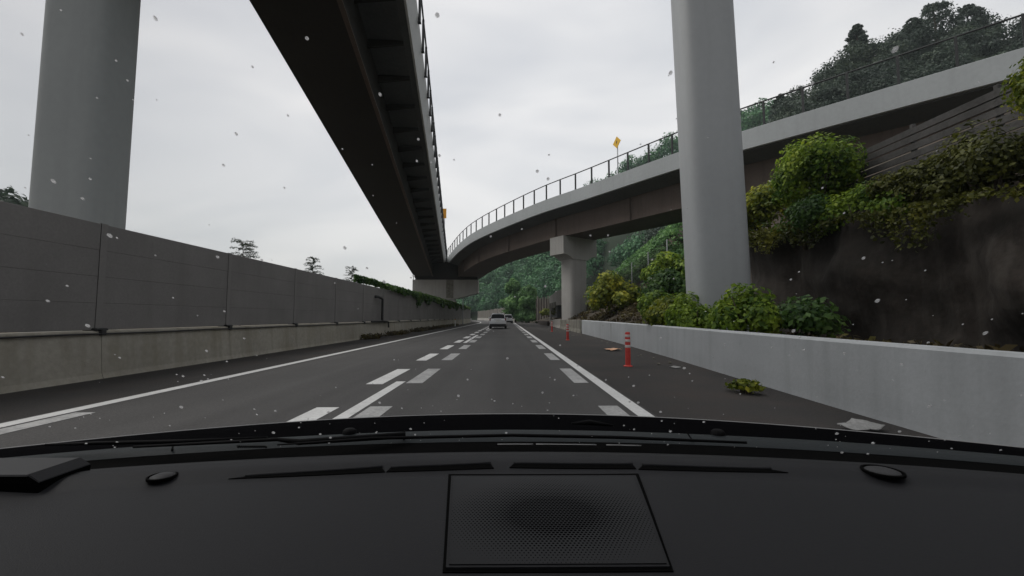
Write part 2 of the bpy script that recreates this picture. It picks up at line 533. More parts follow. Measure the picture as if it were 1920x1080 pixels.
def leaf_quads(C, size, up=0.35, aspect=1.6, flat=None):
    """diamond leaves at centres C (n,3); size scalar or (n,)"""
    n = len(C)
    d = rng.normal(size=(n, 3)); d[:, 2] += up * 1.2
    if C.shape[1] == 6:      # leaves turn outward from their clump
        d = d * .55 + C[:, 3:] * 1.3
        C = C[:, :3]
    nrm = d / np.linalg.norm(d, axis=1, keepdims=True)
    t = rng.normal(size=(n, 3))
    t -= (t * nrm).sum(1, keepdims=True) * nrm
    t /= np.linalg.norm(t, axis=1, keepdims=True)
    b = np.cross(nrm, t)
    s = (np.asarray(size) * rng.uniform(.6, 1.35, n))[:, None]
    V = np.empty((n, 4, 3), np.float32)
    V[:, 0] = C - t * s * aspect * .5
    V[:, 1] = C + b * s * .5 + nrm * s * .12
    V[:, 2] = C + t * s * aspect * .5
    V[:, 3] = C - b * s * .5 + nrm * s * .12
    return V.reshape(-1, 3)


def quads_obj(name, V, mat, parent=None):
    n = len(V) // 4
    return mesh_np(name, V, np.arange(n * 4).reshape(n, 4), mat, parent)


def blob_points(c, r, n, clumps=9, spread=.42, core=.12, shell=.45):
    """points in an uneven crown: several smaller clumps set round an ellipsoid"""
    c = np.array(c); r = np.array(r)
    u = rng.normal(size=(clumps, 3)); u /= np.linalg.norm(u, axis=1, keepdims=True)
    u[:, 2] = np.abs(u[:, 2]) * .9 - .25
    cc = u * rng.uniform(.5, .85, (clumps, 1))
    cr = rng.uniform(.6, 1.25, clumps) * spread
    k = rng.integers(0, clumps, n)
    d = rng.normal(size=(n, 3)); d /= np.linalg.norm(d, axis=1, keepdims=True)
    rad = rng.uniform(0, 1, n) ** shell
    p = cc[k] + d * (cr[k] * rad)[:, None]
    m = rng.random(n) < core
    p[m] = d[m] * (rng.uniform(.1, .7, n)[m])[:, None]
    out = cc[k] * .45 + d
    out[m] = d[m]
    out /= np.linalg.norm(out, axis=1, keepdims=True)
    return np.concatenate([c + p * r, out], 1)


def hill(name, foot, ridge, mat, rows=14, back=40, amp=1.2):
    """loft from the foot line up to the ridge line and down behind it"""
    n = 60
    def res(pts):
        P = np.array(pts, float)
        t = np.linspace(0, 1, len(P))
        q = np.linspace(0, 1, n)
        return np.stack([np.interp(q, t, P[:, k]) for k in range(3)], 1)
    A, B = res(foot), res(ridge)
    V = []
    for i in range(rows + 6):
        if i < rows:
            s = i / (rows - 1)
            P = A * (1 - s) + B * s
            P[:, 2] = A[:, 2] + (B[:, 2] - A[:, 2]) * (s ** .92)
        else:
            s = (i - rows + 1) / 6
            P = B.copy()
            P[:, 1] += back * s
            P[:, 0] += back * .4 * s
            P[:, 2] = B[:, 2] * (1 - s)
        for p in P:
            k = min(1, i / 3)
            V.append((p[0], p[1], p[2] + k * amp * (mnoise.noise((p[0] * .06, p[1] * .06, 5)) + .5 * mnoise.noise((p[0] * .15, p[1] * .15, 9)))))
    F = [(j * n + i, j * n + i + 1, (j + 1) * n + i + 1, (j + 1) * n + i) for j in range(rows + 5) for i in range(n - 1)]
    o = mesh_np(name, V, F, mat)
    tag(o, kind='structure')
    return np.array(V).reshape(rows + 6, n, 3)[:rows + 1]


def hill_points(G, n, smin=0.0, smax=1.0):
    rows, cols = G.shape[:2]
    out = []
    for _ in range(n):
        a = random.uniform(smin, smax) * (rows - 1.001)
        b = random.uniform(0, cols - 1.001)
        i, j = int(a), int(b)
        fa, fb = a - i, b - j
        p = (G[i, j] * (1 - fb) + G[i, j + 1] * fb) * (1 - fa) + (G[i + 1, j] * (1 - fb) + G[i + 1, j + 1] * fb) * fa
        out.append(p)
    return out


# far green hill in the middle
foot = [(-56, 228, 0), (-32, 208, 0), (-18, 192, 0), (-4, 170, 0), (7, 142, .5), (15, 116, 1.5), (24, 96, 4), (34, 80, 8), (48, 70, 12), (70, 66, 14), (110, 64, 14)]
ridge = [(-60, 262, 4), (-36, 246, 8), (-22, 236, 20), (-8, 226, 34), (10, 216, 42), (28, 206, 49), (47, 190, 60), (71, 180, 72.5), (96, 168, 82), (140, 158, 88)]
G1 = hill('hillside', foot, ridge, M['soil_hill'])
P = []
S = []
for p in hill_points(G1, 430):
    d = math.hypot(p[0], p[1])
    r = random.uniform(3.2, 6.2)
    n = 900 if d < 150 else 620
    P.append(blob_points(p + np.array((0, 0, r * .75)), (r, r, r * random.uniform(.85, 1.3)), n, 9, .48, .04, .2))
    S.append(np.full(n, .55 if d < 150 else .66))
o = quads_obj('forest', leaf_quads(np.concatenate(P), np.concatenate(S), .5, 1.3), M['leaf_forest'])
tag(o, 'dense green broadleaf forest covering the far hillside beyond both bridges', 'forest', kind='stuff')

# nearer dark wooded ridge on the right, behind the curved bridge
foot = [(22, 62, 7), (31, 56, 7), (40, 50, 7), (50, 45, 7), (62, 36, 7), (80, 22, 7), (100, 0, 7)]
ridge = [(30, 84, 18), (43, 80, 27.5), (55, 80, 40.5), (69, 80, 51.5), (84, 80, 55.5), (97, 78, 55), (125, 66, 60)]
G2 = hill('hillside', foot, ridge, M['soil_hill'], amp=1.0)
P, S = [], []
for p in hill_points(G2, 400, .3, 1.0):
    r = random.uniform(1.9, 3.6)
    n = 900
    P.append(blob_points(p + np.array((0, 0, r * .7)), (r, r, r * random.uniform(.8, 1.3)), n, 10, .45))
    S.append(np.full(n, .29))
o = quads_obj('forest', leaf_quads(np.concatenate(P), np.concatenate(S), .5, 1.4), M['leaf_forest_dark'])
tag(o, 'dark green forest on the steep ridge behind the curved bridge', 'forest', kind='stuff')


# ------------------------------------------------------------------ trees and bushes
def trunk_mesh(h, r0, r1, limbs, crown_r):
    mb = MB()
    pts = [(0, 0, 0), (.05 * h * random.uniform(-1, 1), .03 * h, h * .35), (.04 * h * random.uniform(-1, 1), 0, h * .7), (0, .02 * h, h)]
    mb.tube(pts, [r0, r0 * .8, r0 * .55, r1], 8)
    for i in range(limbs):
        a = random.uniform(0, 2 * math.pi)
        z0 = h * random.uniform(.45, .9)
        l = crown_r * random.uniform(.5, .9)
        q = Vector((math.cos(a) * l, math.sin(a) * l, z0 + l * random.uniform(.3, .8)))
        mb.tube([(0, 0, z0), q * .5 + Vector((0, 0, z0 * .5 - .05)), q], [r0 * .4, r0 * .25, r0 * .08], 5)
    return mb


def tree(name, loc, h, cr, mat, label, n=1500, leaf=.3, group=None, bark='bark', clumps=14, spread=.38, trunk_r=.18, aspect=1.6):
    t = empty(name, label, 'tree', loc, 0, group)
    trunk_mesh(h * .8, trunk_r, trunk_r * .3, 7, cr[0]).build('trunk', M[bark], t, True)
    quads_obj('crown', leaf_quads(blob_points((0, 0, h - cr[2]), cr, n, clumps, spread), leaf, .5, aspect), mat, t)
    return t


def bush(name, loc, r, mat, label, n=1200, leaf=.12, group=None, clumps=12, spread=.42, cat='bush'):
    t = empty(name, label, cat, loc, 0, group)
    mb = MB()
    for i in range(6):
        a = random.uniform(0, 6.28)
        q = (math.cos(a) * r[0] * .6, math.sin(a) * r[1] * .6, r[2] * random.uniform(.8, 1.3))
        mb.tube([(0.05 * math.cos(a), .05 * math.sin(a), -.15), (q[0] * .4, q[1] * .4, q[2] * .6), q], [.035, .022, .008], 5)
    mb.build('stem', M['bark'], t, True)
    quads_obj('foliage', leaf_quads(blob_points((0, 0, r[2] * .75), r, n, clumps, spread), leaf, .5), mat, t)
    return t


def pine(name, loc, h, r, label, n=1400, group=None):
    t = empty(name, label, 'tree', loc, 0, group)
    MB().tube([(0, 0, 0), (.15, 0, h * .5), (0, .1, h)], [.28, .2, .05], 8).build('trunk', M['bark'], t, True)
    P = []
    for i in range(11):
        s = i / 10
        z = h * (.35 + .62 * s)
        rr = r * (1 - s ** 2 * .7) * random.uniform(.7, 1.15)
        for k in range(6):
            a = random.uniform(0, 6.28)
            c = (math.cos(a) * rr * .65, math.sin(a) * rr * .65, z + rr * .1)
            P.append(blob_points(c, (rr * .5, rr * .5, rr * .3), n // 40, 4, .6))
    quads_obj('crown', leaf_quads(np.concatenate(P), .25, .6, 2.0), M['leaf_forest_dark'], t)
    return t


# trees that stand out on the right ridge
ridge_trees = [
    ('pine_tree', 84, 79, 51, 12.0, 4.2, 'tallest broad pine standing on top of the right ridge'),
    ('pine_tree', 89.5, 78, 51.5, 10.0, 3.6, 'broad pine just right of the tallest one on the ridge'),
    ('pine_tree', 79.5, 79, 50, 9.5, 3.0, 'narrower pine just left of the tallest one on the ridge'),
    ('conifer_tree', 68.8, 79.5, 51, 7.5, 2.0, 'small pointed conifer halfway up the right ridge line'),
    ('conifer_tree', 53.5, 80, 37.5, 7.0, 2.2, 'lone conifer low on the right ridge above the bridge railing'),
]
for nm, x, y, z, h, r, lab in ridge_trees:
    pine(nm, (x, y, z), h, r, lab, 2600, 'trees along the ridge line')

# left side: feathery tops over the sound wall, one dark crown far left
for (x, y, h, rr, lab) in [(-19.8, 32, 7.1, 1.35, 'feathery bare-looking tree top over the sound wall, largest and nearest of three'),
                           (-20, 44, 7.5, 1.15, 'feathery tree top over the sound wall, middle one of three'),
                           (-20, 55, 7.8, 1.25, 'feathery tree top over the sound wall, next to the ivy')]:
    t = empty('thin_tree', lab, 'tree', (x, y, 0), 0, 'thin trees behind the sound wall')
    tm = MB().tube([(0, 0, 0), (.06, .03, h * .5), (0, 0, h * .97)], [.08, .06, .015], 7)
    P = []
    for k in range(46):
        az = random.uniform(0, 6.28)
        z0 = h - 2.6 + 2.3 * (k / 45)
        ln_ = rr * random.uniform(.75, 1.1) * (1 - .45 * (k / 45))
        rise = random.uniform(.15, .45)
        pts = [Vector((math.cos(az) * ln_ * q, math.sin(az) * ln_ * q, z0 + rise * ln_ * (q * 1.6 - q * q * 1.25))) for q in np.linspace(0, 1, 9)]
        tm.tube(pts, [.014 * (1 - .8 * q) for q in np.linspace(0, 1, 9)], 4)
        for p in pts[2:]:
            P.append(np.array(p) + rng.normal(0, .045, (9, 3)))
    tm.build('trunk', M['bark'], t, True)
    quads_obj('crown', leaf_quads(np.concatenate(P), .035, .2, 4.0), M['leaf_dark'], t)
tree('dark_tree', (-37.5, 31, 0), 11.4, (3.2, 3.2, 3.0), M['leaf_forest_dark'], 'dark dense tree crown rising at far left behind the pale pillar', 3200, .32, None, 'bark', 16, .4, .3)

# vine-covered round trees at the far bend
def vine_tree(loc, h, r, n, label):
    t = empty('vine_tree', label, 'tree', loc)
    trunk_mesh(h * .7, .25, .08, 5, r * .6).build('trunk', M['bark'], t, True)
    P = [blob_points((random.uniform(-.3, .3) * r, 0, h * zf), (r * k, r * k, h * .26), int(n * q), 12, .5, .05, .18) for zf, k, q in ((.16, 1.0, .25), (.38, 1.05, .3), (.58, .9, .25), (.76, .62, .2))]
    quads_obj('crown', leaf_quads(np.concatenate(P), .30, .6, 1.4), M['leaf_kudzu'], t)


vine_tree((1.9, 92, 0), 9.6, 2.9, 14000, 'tall rounded tree wrapped in vines at the far bend, taller of two')
vine_tree((4.5, 88, 0), 7.8, 2.3, 10000, 'lower rounded vine-wrapped tree beside the taller one at the bend')

# bushes behind the right wall, far to near
bushes = [
    ((6.9, 70, 1.3), (1.2, 1.6, .9), 'leaf_yellow', 1500, .2, 'small yellowish shrub on the soil slope left of the pale board fence'),
    ((6.55, 52, 1.2), (1.3, 1.6, 1.0), 'leaf_olive', 1100, .2, 'low olive shrub below the concrete box beside the second pier'),
    ((7.1, 27.5, 1.1), (1.9, 2.3, 1.9), 'leaf_yellow', 5200, .15, 'yellow-green bush directly right of the curved bridge pier base'),
    ((11.0, 27.0, 2.6), (2.6, 2.4, 1.75), 'leaf_bright', 5200, .17, 'large bright bush leaning over the dark hollow behind the pale pillar'),
    ((7.9, 20.5, 1.3), (1.4, 1.4, 1.5), 'leaf_mid', 2900, .13, 'mid-green bush left of the pale pillar and behind the white wall'),
    ((6.0, 16.4, .6), (.95, 1.5, 1.05), 'leaf_bright', 3200, .11, 'bright bush along the white wall left of the pale pillar'),
    ((5.3, 12.4, .5), (.62, 1.2, .80), 'leaf_bright', 2600, .085, 'bright leafy bush spilling over the wall in front of the pale pillar base'),
    ((5.5, 9.9, .5), (.75, 1.0, .86), 'leaf_bright', 2900, .085, 'bright leafy bush right of the pale pillar base, nearest along the wall'),
    ((5.05, 11.3, .45), (.45, 1.0, .72), 'leaf_bright', 2400, .07, 'low bright bush filling the gap in front of the pillar between two taller ones'),
    ((5.5, 14.2, .5), (.8, 1.4, .9), 'leaf_yellow', 2800, .09, 'yellowish bush on the wall just left of the pillar foot'),
    ((6.4, 9.2, .5), (.95, .9, .70), 'leaf_mid', 1900, .085, 'lower darker bush behind the nearest bright bush on the wall'),
    ((9.35, 15.3, 3.9), (1.25, 2.0, 1.35), 'leaf_yellow', 8500, .085, 'yellow-green bush hanging over the dark bank wall right beside the pillar'),
    ((9.75, 13.1, 4.1), (1.2, 1.7, 1.75), 'leaf_bright', 9500, .08, 'tallest bright green bush on the bank wall, at the low end of the slatted fence'),
    ((9.0, 12.6, 3.3), (.75, 1.5, .95), 'leaf_mid', 5600, .075, 'darker green shrub hanging down the bank wall below the tallest bush'),
    ((9.2, 11.0, 3.25), (.8, 1.4, .9), 'leaf_bright', 5600, .07, 'green shrub spilling over the middle of the dark bank wall'),
    ((9.3, 9.5, 3.25), (.8, 1.3, .95), 'leaf_olive', 5200, .065, 'olive shrub on the bank wall below the slatted fence'),
    ((9.4, 8.1, 3.3), (.8, 1.2, 1.05), 'leaf_olive', 5200, .06, 'dry olive shrub on the bank wall near its right end'),
    ((10.3, 7.4, 4.6), (.7, 1.0, 1.3), 'leaf_yellow', 4600, .06, 'tall yellowish shrub beside the slatted fence at the right edge'),
]
for loc, r, m, n, lf, lab in bushes:
    bush('bush', loc, r, M[m], lab, n, lf, 'bushes behind the right wall')

# kudzu over the upper slope behind the second pier
P = []
for _ in range(900):
    y = random.uniform(38, 62)
    x = random.uniform(8.5, 30)
    if embank(x, y) < 3.4: continue
    z = embank(x, y)
    P.append(blob_points((x, y, z + .25), (.9, .9, .65), 42, 5, .55))
for _ in range(260):
    y = random.uniform(29, 40)
    x = random.uniform(11.5, 20)
    P.append(blob_points((x, y, embank(x, y) + .25), (.8, .8, .6), 42, 5, .55))
o = quads_obj('kudzu', leaf_quads(np.concatenate(P), .26, .9, 1.2), M['leaf_kudzu'])
tag(o, 'bright green kudzu carpet on the slope behind the second pier', 'kudzu', kind='stuff')
# rough grass and weeds on the verge and slope
P = []
for _ in range(1500):
    y = random.uniform(4, 60)
    x = rwx(y) + random.uniform(.35, 4.5)
    if y < 16 and x > 9: continue
    if y < 9 and random.random() < .7: continue
    dens = mnoise.noise((x * .5, y * .25, 7))
    if dens < -.05: continue
    P.append(blob_points((x, y, embank(x, y) + .08), (.35, .35, .22), 16, 4, .6))
o = quads_obj('weeds', leaf_quads(np.concatenate(P), .09, .3, 2.4), M['leaf_rust'])
tag(o, 'dry weeds scattered over the brown verge behind the right wall', 'weeds', kind='stuff')

# ------------------------------------------------------------------ left sound wall
LW = -7.55
def lwx(y): return LW + bend(y)

t = empty('sound_wall', 'dark grey panel sound wall on a concrete base along the left shoulder', 'sound wall')
# concrete base, tapered face, in sections between joints
ys = list(np.arange(-14, 112, 3.68))
mb = MB()
for i in range(len(ys) - 1):
    y0, y1 = ys[i] + .006, ys[i + 1] - .006
    m = M['concrete_base']
    rings = []
    for y in (y0, (y0 + y1) / 2, y1):
        x = lwx(y)
        rings.append([(x + .10, y, -.02), (x + .06, y, .10), (x, y, .86), (x - .03, y, .885), (x - .30, y, .885), (x - .30, y, -.02)])
    mb.loft(rings)
mb.build('concrete_base', M['concrete_base'], t)
for i in range(len(ys) - 1):
    y0, y1 = ys[i], ys[i + 1]
    p = MB()
    # horizontal boards with shallow grooves
    nb = 4
    hz = 1.98 / nb
    for k in range(nb):
        z0, z1 = .90 + k * hz, .90 + (k + 1) * hz
        rings = []
        for y in (y0 + .07, y1 - .07):
            x = lwx(y) - .065
            rings.append([(x - .004, y, z0 + .001), (x, y, z0 + .005), (x, y, z1 - .005), (x - .004, y, z1 - .001), (x - .09, y, z1 - .001), (x - .09, y, z0 + .001)])
        p.loft(rings)
    xa, xb = lwx(y0) - .12, lwx(y1) - .12
    p.loft([[(xa, y0 + .069, .898), (xa, y0 + .069, 2.885), (xa + .03, y0 + .069, 2.885), (xa + .03, y0 + .069, .898)], [(xb, y1 - .069, .898), (xb, y1 - .069, 2.885), (xb + .03, y1 - .069, 2.885), (xb + .03, y1 - .069, .898)]])
    p.build('panel', M['sound_panel'], t)
for y in ys:
    x = lwx(y)
    p = MB()
    p.box(x - .20, x - .058, y - .066, y - .056, .886, 2.892)
    p.box(x - .20, x - .058, y + .056, y + .066, .886, 2.892)
    p.box(x - .066, x - .056, y - .066, y + .066, .886, 2.892)
    f = p.build('post', M['sound_post'], t)
    q = MB().box(x - .24, x + .02, y - .13, y + .13, .886, .93, .015)
    q.box(x - .02, x + .06, y - .05, y + .05, .80, .90, .01)
    q.build('base_plate', M['black_metal'], f)
cable = MB()
cable.tube([(lwx(y) + .035, y, .83 - .012 * math.sin((y / 3.68) * math.pi) ** 2) for y in np.arange(-10, 76, .92)], .017, 6)
cable.build('cable_pipe', M['black_metal'], t, True)

# drain pipe on the wall
d = MB()
d.tube([(LW - .1, 24.7, 2.32), (LW + .10, 24.8, 2.32), (LW + .13, 25.2, 2.26), (LW + .13, 25.6, 2.2), (LW + .13, 25.6, 1.0), (LW + .13, 25.6, .86)], .075, 8)
d.tube([(LW + .13, 23.6, .90), (LW + .13, 26.4, .90), (LW + .14, 26.9, .84), (LW + .14, 27.0, .5)], .05, 8)
tag(d.build('drain_pipe', M['black_metal'], None, True), 'black drain pipe bent over the left sound wall just before the ivy', 'pipe')
# slim lamp post and reflector post by the far wall
p = MB().tube([(-7.15, 70, 0), (-7.15, 70, 4.4)], .06, 8)
p.box(-7.24, -7.06, 69.93, 70.07, 0, .25, .02)
tag(p.build('slim_post', M['pole_grey'], None, True, 40), 'slim pale post standing against the far end of the left wall', 'post')
p = MB().tube([(-6.6, 55, 0), (-6.6, 55, .78)], .045, 8)
rp = p.build('reflector_post', M['sign_white'], None, True, 40)
tag(rp, 'short white reflector post beside the left edge line', 'reflector')
MB().lathe([(.001, 0), (.06, .0), (.06, .03), (.001, .03)], (0, 0, 0), 12).move(Matrix.Translation((-6.6, 54.95, .83)) @ Matrix.Rotation(R(90), 4, 'X')).build('reflector_disc', M['sign_orange'], rp, True, 40)


def ivy(name, y0, y1, drop, n, label, mat, z=2.9, thick=.28):
    P = []
    for _ in range(n):
        y = random.uniform(y0, y1)
        s = (y - y0) / (y1 - y0)
        dd = drop(s) * max(.15, .6 + .9 * mnoise.noise((y * .35, 2.2, 0)))
        zz = z + .12 - random.random() ** 1.3 * dd
        off = .02 + .18 * random.random()
        P.append((lwx(y) + off - (.3 if zz > 2.9 else .02), y + random.uniform(-.2, .2), zz + random.uniform(0, thick)))
    P = np.array(P)
    o = quads_obj(name, leaf_quads(P, .17, .3, 1.2), mat)
    tag(o, label, 'ivy')


ivy('ivy', 22.0, 36.5, lambda s: .18 + .22 * s, 2600, 'thin ivy creeping along the top edge of the left sound wall', M['leaf_mid'])
ivy('ivy', 36, 66, lambda s: 1.05 - .3 * abs(s - .3), 8500, 'thick ivy hanging halfway down the left sound wall near the far pier', M['leaf_mid'], thick=.35)
ivy('ivy', 70, 92, lambda s: .9 * (1 - s) + .2, 2400, 'ivy patch past the slim post at the end of the left wall', M['leaf_mid'])
# dirt and weeds at the foot of the wall
P = []
for _ in range(420):
    y = random.uniform(22, 60)
    if mnoise.noise((y * .3, 4, 1)) < -.1: continue
    P.append(blob_points((lwx(y) + random.uniform(.1, .7), y, .05), (.28, .3, .26), 26, 4, .6))
o = quads_obj('weeds', leaf_quads(np.concatenate(P), .08, .3, 2.2), M['leaf_rust'])
tag(o, 'brown weeds and dirt gathered at the foot of the left wall', 'weeds', kind='stuff')

# ------------------------------------------------------------------ right white wall
def wall_run(name, pts, h, th, mat, label, cat, cap=True, step=1.0, base_flare=.10):
    y0, y1 = pts
    mb = MB()
    rings = []
    for y in np.linspace(y0, y1, max(2, int((y1 - y0) / step))):
        x = rwx(y) + bend(y)
        hh = h(y) if callable(h) else h
        rings.append([(x - base_flare, y, -.02), (x - base_flare * .8, y, .06), (x - .01, y, .28), (x, y, hh - .03), (x + .03, y, hh), (x + th - .03, y, hh), (x + th, y, hh - .03), (x + th, y, -.02)])
    mb.loft(rings)
    return tag(mb.build(name, mat), label, cat)


wb = wall_run('concrete_barrier', (-12, 30.0), lambda y: .83 + .0035 * max(0, y), .25, M['white_wall'], 'smooth pale grey painted concrete barrier along the right shoulder', 'barrier', base_flare=.012)
for y_, z_, l_, h_ in ((15.5, .52, .5, .03), (11.5, .50, .45, .025), (19.0, .42, .5, .03), (8.2, .3, .3, .02), (24.0, .5, .8, .04)):
    q0, q1 = rwx(y_) - .006, rwx(y_ + l_) - .006
    sc = MB()
    sc.loft([[(q0, y_, z_), (q0 + .02, y_, z_), (q0 + .02, y_, z_ + h_ * .3), (q0, y_, z_ + h_ * .3)], [(q1 - .004, y_ + l_ * .6, z_ - .02), (q1 + .02, y_ + l_ * .6, z_ - .02), (q1 + .02, y_ + l_ * .6, z_ + h_), (q1 - .004, y_ + l_ * .6, z_ + h_)], [(q1, y_ + l_, z_ + .01), (q1 + .02, y_ + l_, z_ + .01), (q1 + .02, y_ + l_, z_ + .02), (q1, y_ + l_, z_ + .02)]])
    sc.build('scuff_mark', M['concrete_dirty'], wb)
for y_ in (20.4,):
    xq = rwx(y_)
    MB().box(xq - .014, xq + .1, y_ - .012, y_ + .012, 0, .86).build('joint', M['concrete_dirty'], wb)
# old rough end sections
wall_run('old_barrier', (30.03, 44), lambda y: .95 - .004 * (y - 30), .32, M['concrete_dirty'], 'old stained concrete barrier where the smooth pale barrier ends', 'barrier')
wall_run('old_barrier', (44.05, 56), lambda y: .98 - .05 * (y - 44) / 3, .32, M['concrete'], 'light concrete barrier stub sloping down past the stained one', 'barrier')
mb = MB()
rings = []
for y in np.linspace(57, 72, 12):
    x = rwx(y) + bend(y) - .3
    rings.append([(x, y, -.02), (x, y, .58), (x + .3, y, .62), (x + .3, y, -.02)])
mb.loft(rings)
tag(mb.build('low_wall', M['brown_wall']), 'low dark brown wall at the foot of the far soil slope', 'wall')

# ------------------------------------------------------------------ retaining wall and slatted fence on the right bank
mb = MB()
ysr = np.linspace(-8, 17.5, 120)
zs = np.linspace(.3, 4.35, 22)
V, F = [], []
for y in ysr:
    for z in zs:
        x = 8.95 + .09 * (z - .3) * .5 + .42 * mnoise.noise((y * .5, z * .55, 2)) + .20 * mnoise.noise((y * 1.3, z * .9, 6)) + .08 * mnoise.noise((y * 3.1, z * 2.6, 6))
        if y > 16: x += (y - 16) * .9
        V.append((x, y, .3 + (z - .3) * ((3.25 + .1 * max(0, y - 7) + .35 * mnoise.noise((y * .7, 3, 3)) + .15 * mnoise.noise((y * 2.3, 3, 3))) - .3) / 4.05))
    V.append((9.9 + max(0, y - 16) * .6, y, 3.27 + .1 * max(0, y - 7))); V.append((9.9 + max(0, y - 16) * .6, y, .3))
k = len(zs) + 2
F = [(j * k + i, j * k + (i + 1) % k, (j + 1) * k + (i + 1) % k, (j + 1) * k + i) for j in range(len(ysr) - 1) for i in range(k)]
mb.v, mb.f = V, F
mb.poly([V[i] for i in range(k)]); mb.poly([V[(len(ysr) - 1) * k + i] for i in range(k)])
tag(mb.build('retaining_wall', M['retaining'], None, True, 50), 'dark brown rough bank wall behind the pale barrier on the right', 'retaining wall')

P = []
for _ in range(210):
    y = random.uniform(4.5, 16)
    top = 3.35 + .1 * max(0, y - 7)
    ln_ = max(.1, .55 + .9 * mnoise.noise((y * .6, 8, 1))) * random.uniform(.4, 1)
    n_ = int(30 * ln_) + 6
    f_ = np.linspace(0, 1, n_)
    P.append(np.stack([8.72 + rng.normal(0, .07, n_), y + rng.normal(0, .09, n_), top - ln_ * f_ + rng.normal(0, .04, n_)], 1))
o = quads_obj('creeper', leaf_quads(np.concatenate(P), .065, .2, 1.5), M['leaf_olive'])
tag(o, 'olive creepers hanging down the top of the dark bank wall', 'creeper')

t = empty('slatted_fence', 'grey weathered slatted fence climbing the bank below the curved bridge', 'fence')
y0f, y1f = 3.0, 15.0
def slx(y): return 10.75 + .02 * (15 - y)
sb = MB()
for kz in range(7):
    z = 4.72 + kz * .215
    dz = random.uniform(-.008, .008)
    sb.loft([[(slx(y) - .02, y, z + dz), (slx(y) - .02, y, z + .17 + dz), (slx(y) + .02, y, z + .17 + dz), (slx(y) + .02, y, z + dz)] for y in (y0f, 9, y1f)])
sb.build('slat_panel', M['slats'], t)
for y in np.arange(y0f + .2, y1f, 1.95):
    MB().box(slx(y) + .022, slx(y) + .12, y - .05, y + .05, 4.2, 6.3, .01).build('post', M['slats'], t)

# wire fence by the second pier
t = empty('wire_fence', 'dark wire fence with pale posts behind the second pier', 'fence')
fp = [(9.0, 44, 3.3), (9.6, 41.5, 3.9), (10.2, 39, 4.4), (10.8, 36.5, 4.9), (11.4, 34, 5.1), (12.0, 31.5, 5.3)]
for x, y, z in fp:
    MB().tube([(x, y, embank(x, y) - .2), (x, y, embank(x, y) + 2.5)], .04, 6).build('post', M['pole_grey'], t, True)
mb = MB()
for i in range(len(fp) - 1):
    (xa, ya, _), (xb, yb, _) = fp[i], fp[i + 1]
    za, zb = embank(xa, ya), embank(xb, yb)
    for k in range(15):
        h = .1 + k * .165
        mb.tube([(xa, ya, za + h), (xb, yb, zb + h)], .012, 4)
    for k in range(1, 14):
        s = k / 14
        x, y, z = xa + (xb - xa) * s, ya + (yb - ya) * s, za + (zb - za) * s
        mb.tube([(x, y, z + .1), (x, y, z + 2.42)], .012, 4)
mb.build('wire_mesh', M['mesh_fence'], t)

# pale board fence, concrete box culvert structure at the far right verge
t = empty('board_fence', 'pale vertical board fence with dark gaps on the far bank', 'fence')
for i in range(7):
    x, y = 5.9 + i * .46, 83 - i * .5
    MB().box(x, x + .27, y, y + .06, .6, 5.0 + random.uniform(-.15, .2), .02).build('board', M['board_pale'], t)
MB().loft([[(5.7, 83.5, .6), (9.3, 79.6, .6), (9.3, 79.6, 4.7), (5.7, 83.5, 4.7)], [(5.75, 83.6, .6), (9.35, 79.7, .6), (9.35, 79.7, 4.7), (5.75, 83.6, 4.7)]]).build('backing_panel', M['brown_wall'], t)

t = empty('concrete_box', 'pale concrete beam structure with a dark opening left of the second pier', 'culvert')
MB().loft([[(5.8, 50, 2.5), (5.8, 50, 4.2), (8.2, 50, 4.9), (8.2, 50, 2.9)], [(5.8, 58, 2.6), (5.8, 58, 3.9), (8.2, 58, 4.6), (8.2, 58, 2.9)]]).build('beam', M['concrete'], t)
MB().box(6.0, 8.0, 50.6, 57.5, 1.1, 2.52).build('opening_shade', M['black_metal'], t)  # solid black block standing in for the shade inside the opening
b = MB()
for i in range(9):
    b.box(5.70, 5.80, 50.2 + i * .86, 50.75 + i * .86, 2.25, 2.95)
b.build('ledge', M['concrete_dirty'], t)
MB().box(5.82, 6.0, 57.0, 57.9, .4, 2.6).build('support', M['concrete'], t)

# far noise barrier across the bend
t = empty('noise_barrier', 'pale ribbed noise barrier curving across the road ahead at the bend', 'sound wall')
pts = [(5.2 + bend(y), y) for y in np.arange(106, 172, 3.0)]
for i in range(len(pts) - 1):
    (xa, ya), (xb, yb) = pts[i], pts[i + 1]
    za, zb_ = 4.6 - .017 * (ya - 106), 4.6 - .017 * (yb - 106)
    pn = MB()
    for k in range(3):
        p0, p1 = k / 3 + .07, (k + 1) / 3 - .10
        q = lambda f: (xa + (xb - xa) * f, ya + (yb - ya) * f, za + (zb_ - za) * f)
        a_, b_ = q(p0), q(p1)
        dzz = random.uniform(-.12, .1)
        pn.loft([[(c[0] - .10, c[1] - .05, .9), (c[0] - .10, c[1] - .05, c[2] + dzz), (c[0], c[1], c[2] + dzz), (c[0], c[1], .9)] for c in (a_, b_)])
    pn.build('panel', M['board_pale'], t)
    MB().loft([[(xa + .02, ya, .9), (xa + .02, ya, za - .3), (xa + .12, ya, za - .3), (xa + .12, ya, .9)], [(xb + .02, yb, .9), (xb + .02, yb, zb_ - .3), (xb + .12, yb, zb_ - .3), (xb + .12, yb, .9)]]).build('backing_panel', M['brown_wall'], t)
    if i % 3 == 0:
        MB().box(xa - .26, xa - .11, ya - .11, ya + .11, .5, za + .3).build('post', M['concrete_cap'], t)
mb = MB()
mb.loft([[(x - .18, y, 0), (x - .1, y, .9), (x + .25, y, .9), (x + .25, y, 0)] for x, y in pts])
mb.build('base', M['concrete'], t)
